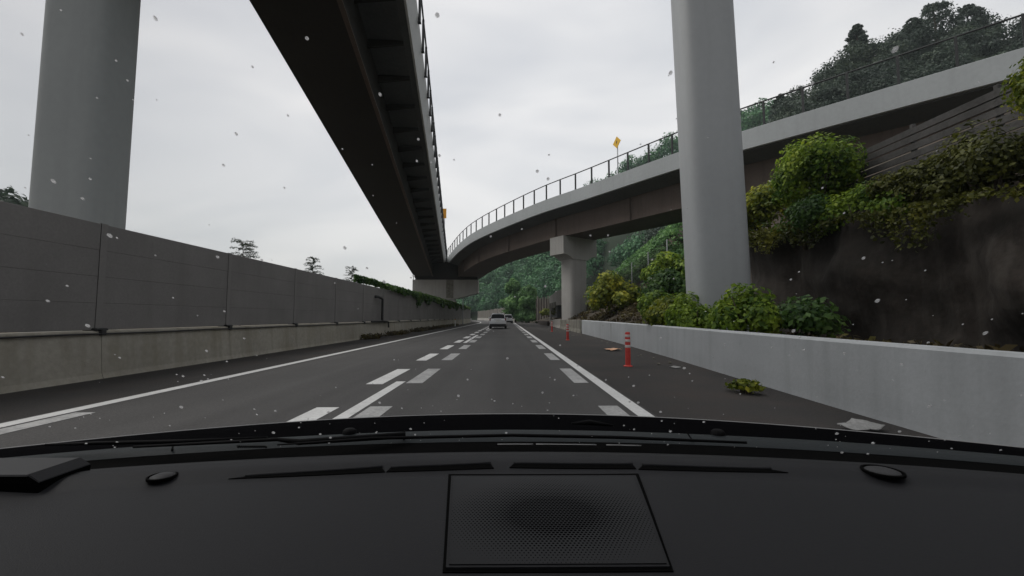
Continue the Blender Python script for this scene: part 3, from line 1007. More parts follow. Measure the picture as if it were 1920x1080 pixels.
# soil slope strip on the far right is the embankment; far guard rail on the left of the bend
t = empty('guard_rail', 'pale guard rail on the left side of the far bend', 'guard rail')
MB().loft([[(-7.0 + bend(y), y, .45), (-6.95 + bend(y), y, .55), (-7.0 + bend(y), y, .62), (-6.95 + bend(y), y, .7), (-7.0 + bend(y), y, .8), (-7.06 + bend(y), y, .8), (-7.06 + bend(y), y, .45)] for y in np.arange(112, 160, 3)]).build('rail', M['pole_grey'], t)
for y in np.arange(112, 160, 4):
    MB().tube([(-7.12 + bend(y), y, 0), (-7.12 + bend(y), y, .75)], .06, 6).build('post', M['pole_grey'], t)


# ------------------------------------------------------------------ viaducts
def sweep(path, prof, mat, name, parent, smooth=False):
    """path: (x,y,z); prof: (u,v) closed; u along the horizontal normal"""
    P = [Vector(p) for p in path]
    rings = []
    for i, p in enumerate(P):
        t = P[min(i + 1, len(P) - 1)] - P[max(i - 1, 0)]
        t.z = 0
        t.normalize()
        n = Vector((t.y, -t.x, 0))
        rings.append([p + n * u + Vector((0, 0, v)) for u, v in prof])
    return MB().loft(rings).build(name, mat, parent, smooth, 35)


def frame_at(path, s):
    """point, tangent, normal at arc length s"""
    P = [Vector(p) for p in path]
    for i in range(len(P) - 1):
        d = (P[i + 1] - P[i]).length
        if s <= d or i == len(P) - 2:
            k = s / d
            t = (P[i + 1] - P[i]); q = P[i] + t * k
            t.z = 0; t.normalize()
            return q, t, Vector((t.y, -t.x, 0))
        s -= d


def length(path):
    return sum((Vector(path[i + 1]) - Vector(path[i])).length for i in range(len(path) - 1))


def railing(path, u, v, h, gap, parent, s0=0, s1=None, mid=True):
    Ltot = length(path)
    s1 = s1 or Ltot
    top = []
    rl = MB()
    s = s0
    k = 0
    bars = [[], [], []]
    while s < s1:
        q, t, n = frame_at(path, s)
        b = q + n * u + Vector((0, 0, v))
        if k % 1 == 0:
            p = MB()
            a = math.atan2(t.y, t.x)
            p.box(-.055, .055, -.06, .06, 0, h, .008)
            p.box(-.08, .08, -.08, .08, 0, .025)
            p.move(Matrix.Translation(b) @ Matrix.Rotation(a, 4, 'Z'))
            p.build('post', M['rail_dark'], parent)
        for j, hh in enumerate((h + .02, h * .66, h * .33)):
            bars[j].append(b + Vector((0, 0, hh)))
        s += gap
        k += 1
    rl.tube(bars[0], .045, 6)
    rl.build('top_rail', M['rail_dark'], parent, True)
    if mid:
        ml = MB()
        for j in (1, 2):
            ml.tube(bars[j], .007, 4)
        ml.build('wire', M['rail_dark'], parent)


def smooth_path(pts, step=2.0):
    """Catmull-Rom through the points"""
    P = [Vector(p) for p in pts]
    P = [P[0] * 2 - P[1]] + P + [P[-1] * 2 - P[-2]]
    res = []
    for i in range(1, len(P) - 2):
        p0, p1, p2, p3 = P[i - 1:i + 3]
        n = max(2, int((p2 - p1).length / step))
        for k in range(n):
            t = k / n
            res.append(.5 * ((2 * p1) + (p2 - p0) * t + (2 * p0 - 5 * p1 + 4 * p2 - p3) * t * t + (3 * p1 - p0 - 3 * p2 + p3) * t ** 3))
    res.append(P[-2])
    return [tuple(r) for r in res]


# left viaduct, runs overhead on the left and comes down to the far pier; path = lower left edge of its girder
LV = smooth_path([(-3.9, -29, 15.2), (-6.3, -8.5, 13.7), (-8.94, 14.6, 12.0), (-12.2, 43, 9.75), (-15.4, 70.5, 7.98), (-16.0, 75.5, 7.75)], 3.0)
t = empty('straight_viaduct', 'straight dark steel viaduct passing overhead on the left down to the far pier', 'viaduct', (0, 0, 0))
sweep(LV, [(0, 0), (3.05, 0), (3.05, .06), (3.0, .06), (3.0, 2.2), (.05, 2.2), (.05, .06), (0, .06)], M['steel_shaded'], 'girder', t)  # soffit shade is put into the steel colour
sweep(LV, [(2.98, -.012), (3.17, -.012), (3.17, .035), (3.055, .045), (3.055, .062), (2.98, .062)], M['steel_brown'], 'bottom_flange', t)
sweep(LV, [(-1.2, 2.32), (-1.2, 2.55), (4.9, 2.55), (4.9, 2.32), (4.6, 2.25), (3.1, 2.24), (3.1, 2.205), (-.05, 2.205), (-.05, 2.24), (-.9, 2.25)], M['slab'], 'deck_slab', t)
sweep(LV, [(4.70, 2.556), (4.90, 3.5), (4.94, 3.53), (5.24, 3.53), (5.28, 3.5), (5.00, 2.30), (4.905, 2.30), (4.905, 2.556)], M['parapet_white'], 'parapet', t)
sweep(LV, [(-1.26, 2.30), (-1.26, 3.5), (-1.22, 3.53), (-1.0, 3.53), (-.96, 3.5), (-.96, 2.556), (-1.205, 2.556), (-1.205, 2.30)], M['parapet'], 'parapet', t)
Ll = length(LV)
s = 22.0
while s < Ll - 3:
    q, tt, n = frame_at(LV, s)
    w_ = tt * .06
    r = []
    for sg in (-1, 1):
        r.append([q + n * 3.01 + Vector((0, 0, 1.80)) + w_ * sg, q + n * 4.62 + Vector((0, 0, 2.08)) + w_ * sg, q + n * 4.62 + Vector((0, 0, 2.243)) + w_ * sg, q + n * 3.01 + Vector((0, 0, 2.2)) + w_ * sg])
    MB().loft(r).build('cross_beam', M['steel_shaded'], t)
    s += 2.6
railing(LV, 5.33, 3.2, 1.75, 2.0, t, 30, None, False)

# curved viaduct; path = top of the inner parapet's outer face
CVp = [(-11.5, 77.5, 11.15), (-9.7, 71, 11.4), (-6.8, 61.5, 11.9), (-3.5, 53.5, 12.25), (2.6, 42.6, 12.5), (6.8, 36.5, 12.55), (11.5, 29.3, 12.55), (14.2, 25.7, 12.55), (21.3, 17.6, 12.5), (29.0, 9.6, 12.45), (37.5, 1.0, 12.4), (46, -8, 12.4)]
CV = smooth_path(CVp, 1.6)
t2 = empty('curved_viaduct', 'curved viaduct with pale parapet and brown girder sweeping up to the right', 'viaduct')
neg = lambda prof: [(-u, v) for u, v in reversed(prof)]
sweep(CV, neg([(0, 0), (.03, .02), (.25, .02), (.28, 0), (.28, -1.0), (.20, -1.0), (.20, -1.18), (.02, -1.18), (0, -1.16)]), M['parapet'], 'parapet', t2)
sweep(CV, neg([(6.7, 0), (6.97, 0), (7.0, -.02), (7.0, -1.18), (6.8, -1.18), (6.8, -1.0), (6.7, -1.0)]), M['parapet'], 'parapet', t2)
sweep(CV, neg([(.205, -1.004), (6.795, -1.004), (6.795, -1.25), (6.4, -1.33), (5.5, -1.62), (1.5, -1.62), (.5, -1.33), (.205, -1.25)]), M['slab'], 'deck_slab', t2)
sweep(CV, neg([(1.55, -1.623), (5.45, -1.623), (5.45, -3.5), (5.55, -3.5), (5.55, -3.55), (1.45, -3.55), (1.45, -3.5), (1.55, -3.5)]), M['steel_brown'], 'girder', t2)
Lc = length(CV)
s = 3.0
while s < Lc - 20:
    q, tt, n = frame_at(CV, s)
    n = -n
    c = q + n * 1.46
    MB().box(-.012, .012, -.09, .085, -3.49, -1.63).move(Matrix.Translation(c) @ Matrix.Rotation(math.atan2(tt.y, tt.x), 4, 'Z')).build('web_stiffener', M['steel_brown'], t2)
    s += 9.2
railing(CV, -.14, .02, 1.46, 2.0, t2, 4, Lc - 12, False)

# ------------------------------------------------------------------ piers
# far pier carrying both viaducts
t = empty('forked_pier', 'far wide-capped concrete pier where the two viaducts meet', 'pier', (-9.2, 72, 0))
yc = 1.1
rings = []
for y in (-yc, yc):
    rings.append([(-6.45, y, 5.0), (-6.45, y, 7.38), (4.45, y, 7.38), (4.45, y, 5.15), (.75, y, 4.2), (-1.5, y, 4.05)])
MB().loft(rings).build('cap', M['concrete_cap'], t)
MB().box(-1.35, .65, -yc + .12, yc - .12, -.1, 4.12, .12).build('column', M['concrete_cap'], t)
MB().box(-.85, .35, -yc - .006, -yc + .02, 4.3, 7.36).build('drain_stain', M['concrete_dirty'], t)
for x in (-5.6, -3.4, 1.2, 3.4):
    MB().box(x - .3, x + .3, -.5, .5, 7.383, 7.72, .02).build('bearing', M['black_metal'], t)
MB().box(-6.1, 4.3, -.75, .75, 7.39, 10.4, .03).build('steel_crossbeam', M['steel_shaded'], t)
e_ = MB()
e_.tube([(-6.35, -.9, 7.4), (-6.35, -.9, 8.6)], .05, 6)
e_.tube([(-6.35, .9, 7.4), (-6.35, .9, 8.6)], .05, 6)
e_.tube([(-6.35, -.9, 8.55), (-6.35, .9, 8.55)], .04, 6)
e_.build('inspection_rail', M['rail_dark'], t)

# hammerhead pier under the curved viaduct
t = empty('hammerhead_pier', 'concrete hammerhead pier on the right bank under the curved bridge', 'pier', (6.75, 42.6, 0), R(34))
prof = []
W2, H0, H1 = 2.25, 7.0, 9.0
for i in range(9):
    s = i / 8
    prof.append((-W2 + (W2 - 1.0) * s, H0 + .25 - .45 * s ** 2.2 - (.0)))
for i in range(9):
    s = 1 - i / 8
    prof.append((W2 - (W2 - 1.0) * s, H0 + .25 - .45 * s ** 2.2))
prof += [(W2, H1), (-W2, H1)]
MB().loft([[(x, y, z) for x, z in prof] for y in (-1.0, 1.0)]).build('cap', M['concrete_cap'], t)
ring = lambda z, k: [(k * (1.12 * math.cos(q)), k * (.92 * math.sin(q)), z) for q in [2 * math.pi * j / 32 for j in range(32)]]
def ring2(z):
    r = []
    for j in range(32):
        q = 2 * math.pi * j / 32
        cx, sy = math.cos(q), math.sin(q)
        r.append((1.12 * math.copysign(abs(cx) ** .45, cx), .93 * math.copysign(abs(sy) ** .45, sy), z))
    return r
MB().loft([ring2(-.2), ring2(3), ring2(6.86)]).build('column', M['concrete_cap'], t, True, 50)
for x in (-1.1, 1.1):
    MB().box(x - .35, x + .35, -.45, .45, H1 + .003, H1 + .17, .02).build('bearing', M['black_metal'], t)

# near round-cornered pillars
def pillar(name, label, base, w_, d_, h, lean, mat, rz, cap):
    t = empty(name, label, 'pillar', base, rz)
    def rg(z):
        r = []
        for j in range(48):
            q = 2 * math.pi * j / 48
            cx, sy = math.cos(q), math.sin(q)
            r.append((w_ * math.copysign(abs(cx) ** .42, cx) + lean[0] * z, d_ * math.copysign(abs(sy) ** .42, sy) + lean[1] * z, z))
        return r
    MB().loft([rg(-.3), rg(h * .3), rg(h * .6), rg(h)]).build('shaft', mat, t, True, 50)
    x0, x1 = cap
    MB().loft([[(x0, y, h + .9), (x0, y, h + 1.9), (x1, y, h + 1.9), (x1, y, h + .9), (w_ + .1, y, h), (-w_ - .1, y, h)] for y in (-d_ - .1, d_ + .1)]).build('cap', mat, t)
    return t


pillar('bridge_pillar', 'grey round-cornered bridge pillar rising behind the sound wall at left', (-9.93, 9.9, 0), .67, .64, 9.85, (.004, 0), M['pillar_left'], R(8), (-1.6, 5.6))
pillar('bridge_pillar', 'pale smooth bridge pillar rising behind the white barrier at right', (6.22, 12.4, 0), .76, .74, 12.6, (-.024, 0), M['pillar_right'], R(-6), (-2.0, 2.6))

# ------------------------------------------------------------------ signs on the bridges
def sign_on(path, s, u, v, label, kind):
    q, tt, n = frame_at(path, s)
    b = q + n * u + Vector((0, 0, v))
    if kind == 'diamond':
        t = empty('warning_sign', label, 'sign', b, R(-66))
        MB().tube([(0, 0, -1.9), (0, 0, 1.75)], .045, 8).build('pole', M['pole_grey'], t, True)
        MB().loft([[(.50 * a, y, 2.0 + .50 * c) for a, c in ((0, -1), (1, 0), (0, 1), (-1, 0))] for y in (-.07, -.05)]).build('plate', M['sign_yellow'], t)
        MB().loft([[(.06 * a, y, 2.05 + .13 * c) for a, c in ((0, -1.9), (1, 0), (0, 1), (-1, 0))] for y in (-.078, -.072)]).build('symbol', M['sign_black'], t)
    elif kind == 'board':
        t = empty('marker_sign', label, 'sign', b, R(0))
        MB().tube([(-.36, 0, -.6), (0, 0, -.55), (0, 0, 0), (0, 0, 2.3)], .04, 8).build('pole', M['pole_grey'], t, True)
        MB().box(-.22, .22, -.06, -.042, 1.1, 2.35).build('plate', M['sign_orange'], t)
    else:
        t = empty('round_sign', label, 'sign', b, R(0))
        MB().tube([(0, 0, -.2), (0, 0, 1.5)], .05, 8).build('pole', M['rail_dark'], t, True)
        MB().lathe([(.001, 0), (.30, 0), (.30, .03), (.001, .03)], (0, 0, 0), 20).move(Matrix.Translation((0, -.06, 1.5)) @ Matrix.Rotation(R(90), 4, 'X')).build('plate', M['rail_dark'], t, True, 40)


def s_at_y(path, y):
    s = 0
    for i in range(len(path) - 1):
        if (path[i][1] - y) * (path[i + 1][1] - y) <= 0:
            return s
        s += (Vector(path[i + 1]) - Vector(path[i])).length
    return s


sign_on(CV, s_at_y(CV, 33.4), -.3, .75, 'yellow diamond warning sign above the curved bridge railing', 'diamond')
sign_on(LV, s_at_y(LV, 54.5), 5.50, 3.53, 'narrow orange sign board at the edge of the straight viaduct', 'board')
sign_on(LV, s_at_y(LV, 74.5), 5.12, 3.53, 'tiny dark round sign at the fork of the two viaducts', 'round')

# ------------------------------------------------------------------ delineator posts and debris on the right shoulder
def delineator(loc, label):
    t = empty('delineator_post', label, 'traffic post', loc, 0, 'red delineator posts on the right shoulder')
    MB().lathe([(.001, 0), (.105, 0), (.105, .012), (.09, .022), (.07, .03), (.001, .05)], (0, 0, 0), 20).build('base', M['post_red'], t, True, 35)
    MB().lathe([(.001, .048), (.062, .028), (.061, .30), (.061, .70), (.058, .755), (.048, .785), (.001, .79)], (0, 0, 0), 20).build('shaft', M['post_red'], t, True, 40)
    for z in (.46, .59, .70):
        MB().lathe([(.0612, z - .030), (.0636, z - .026), (.0636, z + .026), (.0612, z + .030)], (0, 0, 0), 20).build('reflective_band', M['reflector'], t, True, 40)
    return t


delineator((2.80, 9.9, .002), 'nearest red delineator post with white bands on the right shoulder')
delineator((3.02, 21.2, .002), 'second red delineator post, beside the seam where the barrier ends')
delineator((3.60, 34.0, .002), 'farthest and faintest red delineator post on the right shoulder')


def scrap(name, loc, w_, l_, h, mat, label, rz):
    mb = MB()
    nx, ny = 9, 7
    for s in (0, 1):
        for j in range(ny):
            for i in range(nx):
                x, y = (i / (nx - 1) - .5) * w_, (j / (ny - 1) - .5) * l_
                k = 1 - .35 * abs(mnoise.noise((i * .7, j * .9, len(name))))
                z = h * (.45 + .55 * mnoise.noise((x * 6 + loc[0], y * 6, 4))) + .004 + (.006 if s else 0)
                mb.v.append((x * k, y * k, max(.004 + .006 * s, z)))
    for s in (0, 1):
        for j in range(ny - 1):
            for i in range(nx - 1):
                a = s * nx * ny + j * nx + i
                mb.f.append((a, a + 1, a + nx + 1, a + nx))
    edge = [i for i in range(nx)] + [j * nx + nx - 1 for j in range(1, ny)] + [(ny - 1) * nx + i for i in range(nx - 2, -1, -1)] + [j * nx for j in range(ny - 2, 0, -1)]
    for i in range(len(edge)):
        a, b = edge[i], edge[(i + 1) % len(edge)]
        mb.f.append((a, b, b + nx * ny, a + nx * ny))
    mb.move(Matrix.Translation(loc) @ Matrix.Rotation(rz, 4, 'Z'))
    tag(mb.build(name, mat, None, True), label, 'debris')


scrap('plastic_scrap', (3.62, 14.6, .0), .50, .55, .10, M['debris_orange'], 'crumpled orange scrap lying beside the nearest red post', .3)
scrap('plastic_scrap', (3.76, 9.6, .0), .20, .22, .04, M['debris_white'], 'small white scrap on the shoulder right of the nearest red post', .6)
scrap('plastic_sheet', (3.55, 4.32, .0), .42, .30, .10, M['debris_white'], 'crumpled pale plastic sheet against the foot of the barrier, close to the bonnet', .5)
bush('weed_tuft', (3.56, 6.4, 0), (.22, .34, .13), M['leaf_yellow'], 'low yellow-green weed tuft on the shoulder by the barrier foot', 260, .05, None, 6, .5, 'weed')
# small stones and grit along the right wall foot
P = []
mb = MB()
for _ in range(60):
    y = random.uniform(10, 52)
    x = rwx(y) - random.uniform(.15, .9) - (.9 * random.random() if y > 24 else 0)
    r = random.uniform(.012, .045)
    rings = []
    mb.loft([[(x + r * k * math.cos(q) * random.uniform(.7, 1.2), y + r * k * math.sin(q) * random.uniform(.7, 1.2), z) for q in [0, 1.05, 2.1, 3.14, 4.19, 5.24]] for k, z in ((.8, .001), (1, r * .5), (.45, r))])
tag(mb.build('gravel', M['concrete_dirty']), 'loose stones and grit along the foot of the right barrier', 'gravel', kind='stuff')


# ------------------------------------------------------------------ cars ahead
def make_car(name, label, loc, Lc, Wc, Hc, van=False, rz=0.0):
    t = empty(name, label, 'car', loc, rz, 'white cars driving ahead')
    w2 = Wc / 2
    # cross sections from the rear (y=0) to the front: (y, half width, sill z, belt z)
    secs = [(-.02, w2 * .86, .42, .86), (.05, w2 * .95, .30, .98), (.35, w2, .24, 1.02), (1.0, w2, .22, 1.0), (Lc - 1.1, w2, .22, .96), (Lc - .45, w2 * .97, .24, .82), (Lc - .08, w2 * .86, .30, .68), (Lc, w2 * .7, .36, .6)]
    rings = []
    for y, hw, zs_, zb in secs:
        m = (zs_ + zb) / 2
        rings.append([(-hw * .9, y, zs_), (-hw * .99, y, zs_ + .08), (-hw, y, m), (-hw * .965, y, zb - .05), (-hw * .90, y, zb), (-hw * .4, y, zb + .02), (hw * .4, y, zb + .02), (hw * .90, y, zb), (hw * .965, y, zb - .05), (hw, y, m), (hw * .99, y, zs_ + .08), (hw * .9, y, zs_)])
    body = MB().loft(rings).build('body', M['car_white'], t, True, 40)
    # cabin: belt to roof
    r0 = .06 if van else .10
    cab = []
    for y, hw, z in ((r0 + .0, w2 * .88, .96), (r0 + .12, w2 * .83, 1.22), (r0 + .34, w2 * .74, Hc - .06), (r0 + .55, w2 * .70, Hc), (Lc * .5, w2 * .70, Hc), (Lc * .62, w2 * .70, Hc - .05), (Lc - 1.0, w2 * .84, .97)):
        cab.append((y, hw, z))
    rings = []
    for y, hw, z in cab:
        rings.append([(-w2 * .93, y, .93), (-(hw + w2 * .9) / 2, y, (z + .93) / 2), (-hw, y, z - .05), (-hw * .9, y, z), (0, y, z + .025), (hw * .9, y, z), (hw, y, z - .05), ((hw + w2 * .9) / 2, y, (z + .93) / 2), (w2 * .93, y, .93)])
    MB().loft(rings).build('cabin', M['car_white'], t, True, 35)
    # rear window: sloped pane
    zt = Hc - .10
    yb, yt = r0 - .032, r0 + .205
    MB().loft([[(-w2 * .80, yb, 1.0), (-w2 * .70, yt, zt), (w2 * .70, yt, zt), (w2 * .80, yb, 1.0)], [(-w2 * .80, yb + .16, 1.0), (-w2 * .70, yt + .16, zt), (w2 * .70, yt + .16, zt), (w2 * .80, yb + .16, 1.0)]]).build('rear_window', M['car_glass'], t)
    MB().box(-w2 * .64, w2 * .64, r0 + .12, r0 + .42, Hc - .005, Hc + .03, .02).build('spoiler', M['car_white'], t)
    for sx in (-1, 1):
        MB().loft([[(sx * w2 * .945, .55, 1.0), (sx * w2 * .80, .75, Hc - .12), (sx * w2 * .80, Lc * .52, Hc - .10), (sx * w2 * .925, Lc - 1.25, 1.0)], [(sx * w2 * .86, .55, 1.0), (sx * w2 * .7, .75, Hc - .12), (sx * w2 * .7, Lc * .52, Hc - .10), (sx * w2 * .86, Lc - 1.25, 1.0)]]).build('side_window', M['car_glass'], t)
        MB().loft([[(sx * w2 * .82, -.035, .80), (sx * w2 * .93, .01, .80), (sx * w2 * .90, .03, 1.02), (sx * w2 * .84, -.0, 1.02)], [(sx * w2 * .74, .1, .78), (sx * w2 * .965, .16, .78), (sx * w2 * .94, .2, 1.04), (sx * w2 * .78, .1, 1.04)]]).build('tail_light', M['lamp_red'], t)
        MB().loft([[(sx * w2 * 1.0, Lc - 1.5, 1.0), (sx * w2 * 1.18, Lc - 1.48, 1.0), (sx * w2 * 1.18, Lc - 1.48, 1.14), (sx * w2 * 1.0, Lc - 1.5, 1.12)], [(sx * w2 * .96, Lc - 1.4, 1.0), (sx * w2 * 1.15, Lc - 1.36, 1.0), (sx * w2 * 1.15, Lc - 1.36, 1.14), (sx * w2 * .96, Lc - 1.4, 1.12)]]).build('mirror', M['car_white'], t)
        for y in (.72, Lc - .85):
            wh = MB().lathe([(.001, -.1), (.26, -.1), (.31, -.07), (.315, 0), (.31, .07), (.26, .1), (.001, .1)], (0, 0, 0), 20)
            wh.move(Matrix.Translation((sx * (w2 - .10), y, .315)) @ Matrix.Rotation(R(90), 4, 'Y'))
            wo = wh.build('wheel', M['tyre'], t, True, 40)
            MB().lathe([(.001, 0), (.19, 0), (.20, .02), (.001, .03)], (0, 0, 0), 16).move(Matrix.Translation((sx * w2 * 1.005, y, .315)) @ Matrix.Rotation(R(90 * sx), 4, 'Y')).build('rim', M['rim'], wo, True, 40)
    MB().box(-w2 * .92, w2 * .92, -.055, .3, .20, .50, .04).build('bumper', M['trim_black'], t)
    MB().box(-.17, .17, -.05, .03, .70, .86, .01).build('number_plate', M['plate'], t)
    MB().box(-.35, .35, -.055, -.02, .885, .915, .005).build('tailgate_trim', M['trim_black'], t)
    return t


make_car('hatchback_car', 'white hatchback directly ahead straddling the dashed lane line', (-.86, 41.5, .005), 3.9, 1.70, 1.50)
make_car('hatchback_car', 'smaller-looking white car farther ahead, half hidden by the nearer hatchback', (.35, 79, .005), 4.2, 1.72, 1.62, True, R(4))

# ------------------------------------------------------------------ own car: dashboard, windscreen, bonnet
own = empty('car', 'dark car seen from inside, its dashboard and bonnet across the bottom of the view', 'car', (0, 0, 0))


def dz(x, y):
    """dashboard height"""
    ax = abs(x)
    edge = dfront(x)
    s = y / edge
    z = CAMZ - .222 - .040 * max(0, (.86 - s)) ** 1.3 * 1.6
    # raised lip in front of the vents
    z += .009 * sm(.865, .93, s) - .006 * sm(.95, 1.0, s)
    z -= .012 * max(0, ax - .55) ** 1.5
    return z


def dfront(x):
    return .713 - .20 * x * x


xs = np.linspace(-1.0, 1.0, 81)
ss = np.concatenate([np.linspace(.12, .84, 25), np.linspace(.852, 1.0, 19)])
V = [(x, dfront(x) * s, dz(x, dfront(x) * s)) for s in ss for x in xs]
nx = len(xs)
# turned-down front edge
V += [(x, dfront(x) + .006, dz(x, dfront(x)) - .012) for x in xs] + [(x, dfront(x) + .006, dz(x, dfront(x)) - .06) for x in xs]
V += [(x, dfront(x) * ss[0] - .01, dz(x, dfront(x) * ss[0]) - .25) for x in xs]
ns = len(ss) + 2
F = [(j * nx + i, j * nx + i + 1, (j + 1) * nx + i + 1, (j + 1) * nx + i) for j in range(ns - 1) for i in range(nx - 1)]
F += [(ns * nx + i, ns * nx + i + 1, i + 1, i) for i in range(nx - 1)]
dash = mesh_np('dashboard', V, F, M['dash'], own)
dash.data.polygons.foreach_set("use_smooth", [True] * len(dash.data.polygons))


def on_dash(px, py, lift=0.0):
    """a spot on the dashboard in the direction given from the driver's view: tangents right and down"""
    y = .3
    for _ in range(60):
        x = px * y
        f = (CAMZ - dz(x, y)) / y - py
        y += f * .35
        y = min(max(y, .1), .8)
    return Vector((px * y, y, dz(px * y, y) + lift))


def patch(poly, name, mat, parent, lift=.0012, th=.002, n=14):
    """thin plate lying on the dashboard; poly given as (x, y) on the dash, four corners"""
    a, b, c, d = [Vector((p[0], p[1], 0)) for p in poly]
    top, bot = [], []
    for j in range(n + 1):
        for i in range(n + 1):
            s, q = i / n, j / n
            p = (a * (1 - s) + b * s) * (1 - q) + (d * (1 - s) + c * s) * q
            top.append((p.x, p.y, dz(p.x, p.y) + lift))
            bot.append((p.x, p.y, dz(p.x, p.y) + lift - th))
    m = n + 1
    V = top + bot
    F = []
    for j in range(n):
        for i in range(n):
            k = j * m + i
            F.append((k, k + 1, k + m + 1, k + m))
            F.append((m * m + k, m * m + k + m, m * m + k + m + 1, m * m + k + 1))
    edge = [i for i in range(m)] + [j * m + n for j in range(1, m)] + [n * m + i for i in range(n - 1, -1, -1)] + [j * m for j in range(n - 1, 0, -1)]
    for i in range(len(edge)):
        k, l = edge[i], edge[(i + 1) % len(edge)]
        F.append((k, k + m * m, l + m * m, l))
    mb = MB(); mb.v = V; mb.f = F
    return mb.build(name, mat, parent, True, 40)


# speaker grille: frame, groove, perforated mesh
gmat = material('speaker_mesh', (0.0125, 0.013, 0.0145), .55, .03, 3, .04, 300, spec=.16)
nt = gmat.node_tree
b = nt.nodes["Principled BSDF"]
src = b.inputs["Base Color"].links[0].from_socket
N, L = nt.nodes.new, nt.links.new
tc = N("ShaderNodeTexCoord")
acc = None
K = 2 * math.pi / .0043 * 1.1547
for ang in (0, 60, 120):
    dp = N("ShaderNodeVectorMath"); dp.operation = 'DOT_PRODUCT'
    L(tc.outputs["Object"], dp.inputs[0])
    dp.inputs[1].default_value = (K * math.sin(R(ang)), K * math.cos(R(ang)), 0)
    cs = N("ShaderNodeMath"); cs.operation = 'COSINE'
    L(dp.outputs["Value"], cs.inputs[0])
    if acc is None:
        acc = cs.outputs[0]
    else:
        ad = N("ShaderNodeMath"); ad.operation = 'ADD'
        L(acc, ad.inputs[0]); L(cs.outputs[0], ad.inputs[1]); acc = ad.outputs[0]
mpn = N("ShaderNodeMapping"); mpn.vector_type = 'TEXTURE'
mpn.inputs["Location"].default_value = (.052, .503, 0)
mpn.inputs["Scale"].default_value = (.135, .098, 1000)
L(tc.outputs["Object"], mpn.inputs[0])
ln = N("ShaderNodeVectorMath"); ln.operation = 'LENGTH'
L(mpn.outputs[0], ln.inputs[0])
th = N("ShaderNodeMapRange"); L(ln.outputs["Value"], th.inputs[0])
th.inputs[1].default_value = .35; th.inputs[2].default_value = 1.0; th.inputs[3].default_value = -.6; th.inputs[4].default_value = 3.2
sb = N("ShaderNodeMath"); sb.operation = 'SUBTRACT'; L(acc, sb.inputs[0]); L(th.outputs[0], sb.inputs[1])
mr = N("ShaderNodeMapRange"); L(sb.outputs[0], mr.inputs[0]); mr.inputs[1].default_value = -.6; mr.inputs[2].default_value = .1
mx = N("ShaderNodeMix"); mx.data_type = 'RGBA'
L(mr.outputs[0], mx.inputs[0]); L(src, mx.inputs[6]); mx.inputs[7].default_value = (.0045, .0045, .005, 1)
L(mx.outputs[2], b.inputs["Base Color"])
sm_ = N("ShaderNodeMath"); sm_.operation = 'MULTIPLY_ADD'
L(mr.outputs[0], sm_.inputs[0]); sm_.inputs[1].default_value = -.16; sm_.inputs[2].default_value = .16
L(sm_.outputs[0], b.inputs["Specular IOR Level"])


CAMROT = cam.rotation_euler.to_matrix()


def view_dir(px, py):
    d = CAMROT @ Vector(((px - 960) / 800, (540 - py) / 800, -1))
    return d / d.y


def dpx(x, y, lift=0):
    """picture direction to a dash spot"""
    d = view_dir(x, y)
    return on_dash(d.x, -d.z, lift)


c4 = [dpx(831, 1074), dpx(1262, 1072), dpx(1195, 892), dpx(842, 893)]
c4 = [dpx(830, 1075), dpx(1263, 1073), dpx(1197, 889), dpx(841, 890)]
sp = patch([(p.x, p.y) for p in c4], 'speaker_grille', M['dash_black'], own, .0010)
def inset(c, k):
    m = sum((Vector(p) for p in c), Vector()) / 4
    return [m + (Vector(p) - m) * k for p in c]
patch([(p.x, p.y) for p in (dpx(836, 1070), dpx(1256, 1068), dpx(1192, 895), dpx(846, 896))], 'frame', M['dash'], sp, .0030, .003)
patch([(p.x, p.y) for p in (dpx(842, 1066), dpx(1250, 1064), dpx(1187, 899), dpx(850, 900))], 'mesh', gmat, sp, .0040, .002, 20)

# long vents: flat black plates painted as the slots' inner shade, lip behind each
for (xa, ya0, ya1), (xb, yb0, yb1) in (((428, 895, 899), (722, 878, 886)), ((724, 879, 886), (926, 871, 879)), ((955, 871, 878), (1193, 873, 880)), ((1197, 874, 881), (1478, 882, 887))):
    pa0, pa1, pb0, pb1 = dpx(xa, ya1), dpx(xa + (8 if xa > 700 else 30), ya0), dpx(xb, yb1), dpx(xb - (6 if xb < 1400 else 30), yb0)
    v_ = patch([(pa0.x, pa0.y), (pb0.x, pb0.y), (pb1.x, pb1.y), (pa1.x, pa1.y)], 'air_vent', M['dash_black'], own, .0012)
    pts = [Vector((pa1.x + (pb1.x - pa1.x) * k / 10, pa1.y + (pb1.y - pa1.y) * k / 10 + .003, 0)) for k in range(11)]
    MB().tube([(p.x, p.y, dz(p.x, p.y) + .0004) for p in pts], .0022, 8).build('lip', M['dash'], v_, True)

# sensor domes
for px_, py_, r_ in ((304, 896, .0155), (1655, 886, .022)):
    p = dpx(px_, py_)
    s_ = MB().lathe([(.001, 0), (r_ * 1.12, 0), (r_ * 1.12, .003), (r_ * .98, .0035), (r_ * .95, .0015), (.001, .0015)], p, 28).build('sensor_socket', M['dash_black'], own, True, 40)
    MB().lathe([(r_ * .93, .001), (r_ * .88, .0026), (r_ * .6, .0046), (r_ * .25, .0054), (.001, .0055)], p, 28).build('sensor_dome', M['box_top'], s_, True, 60)

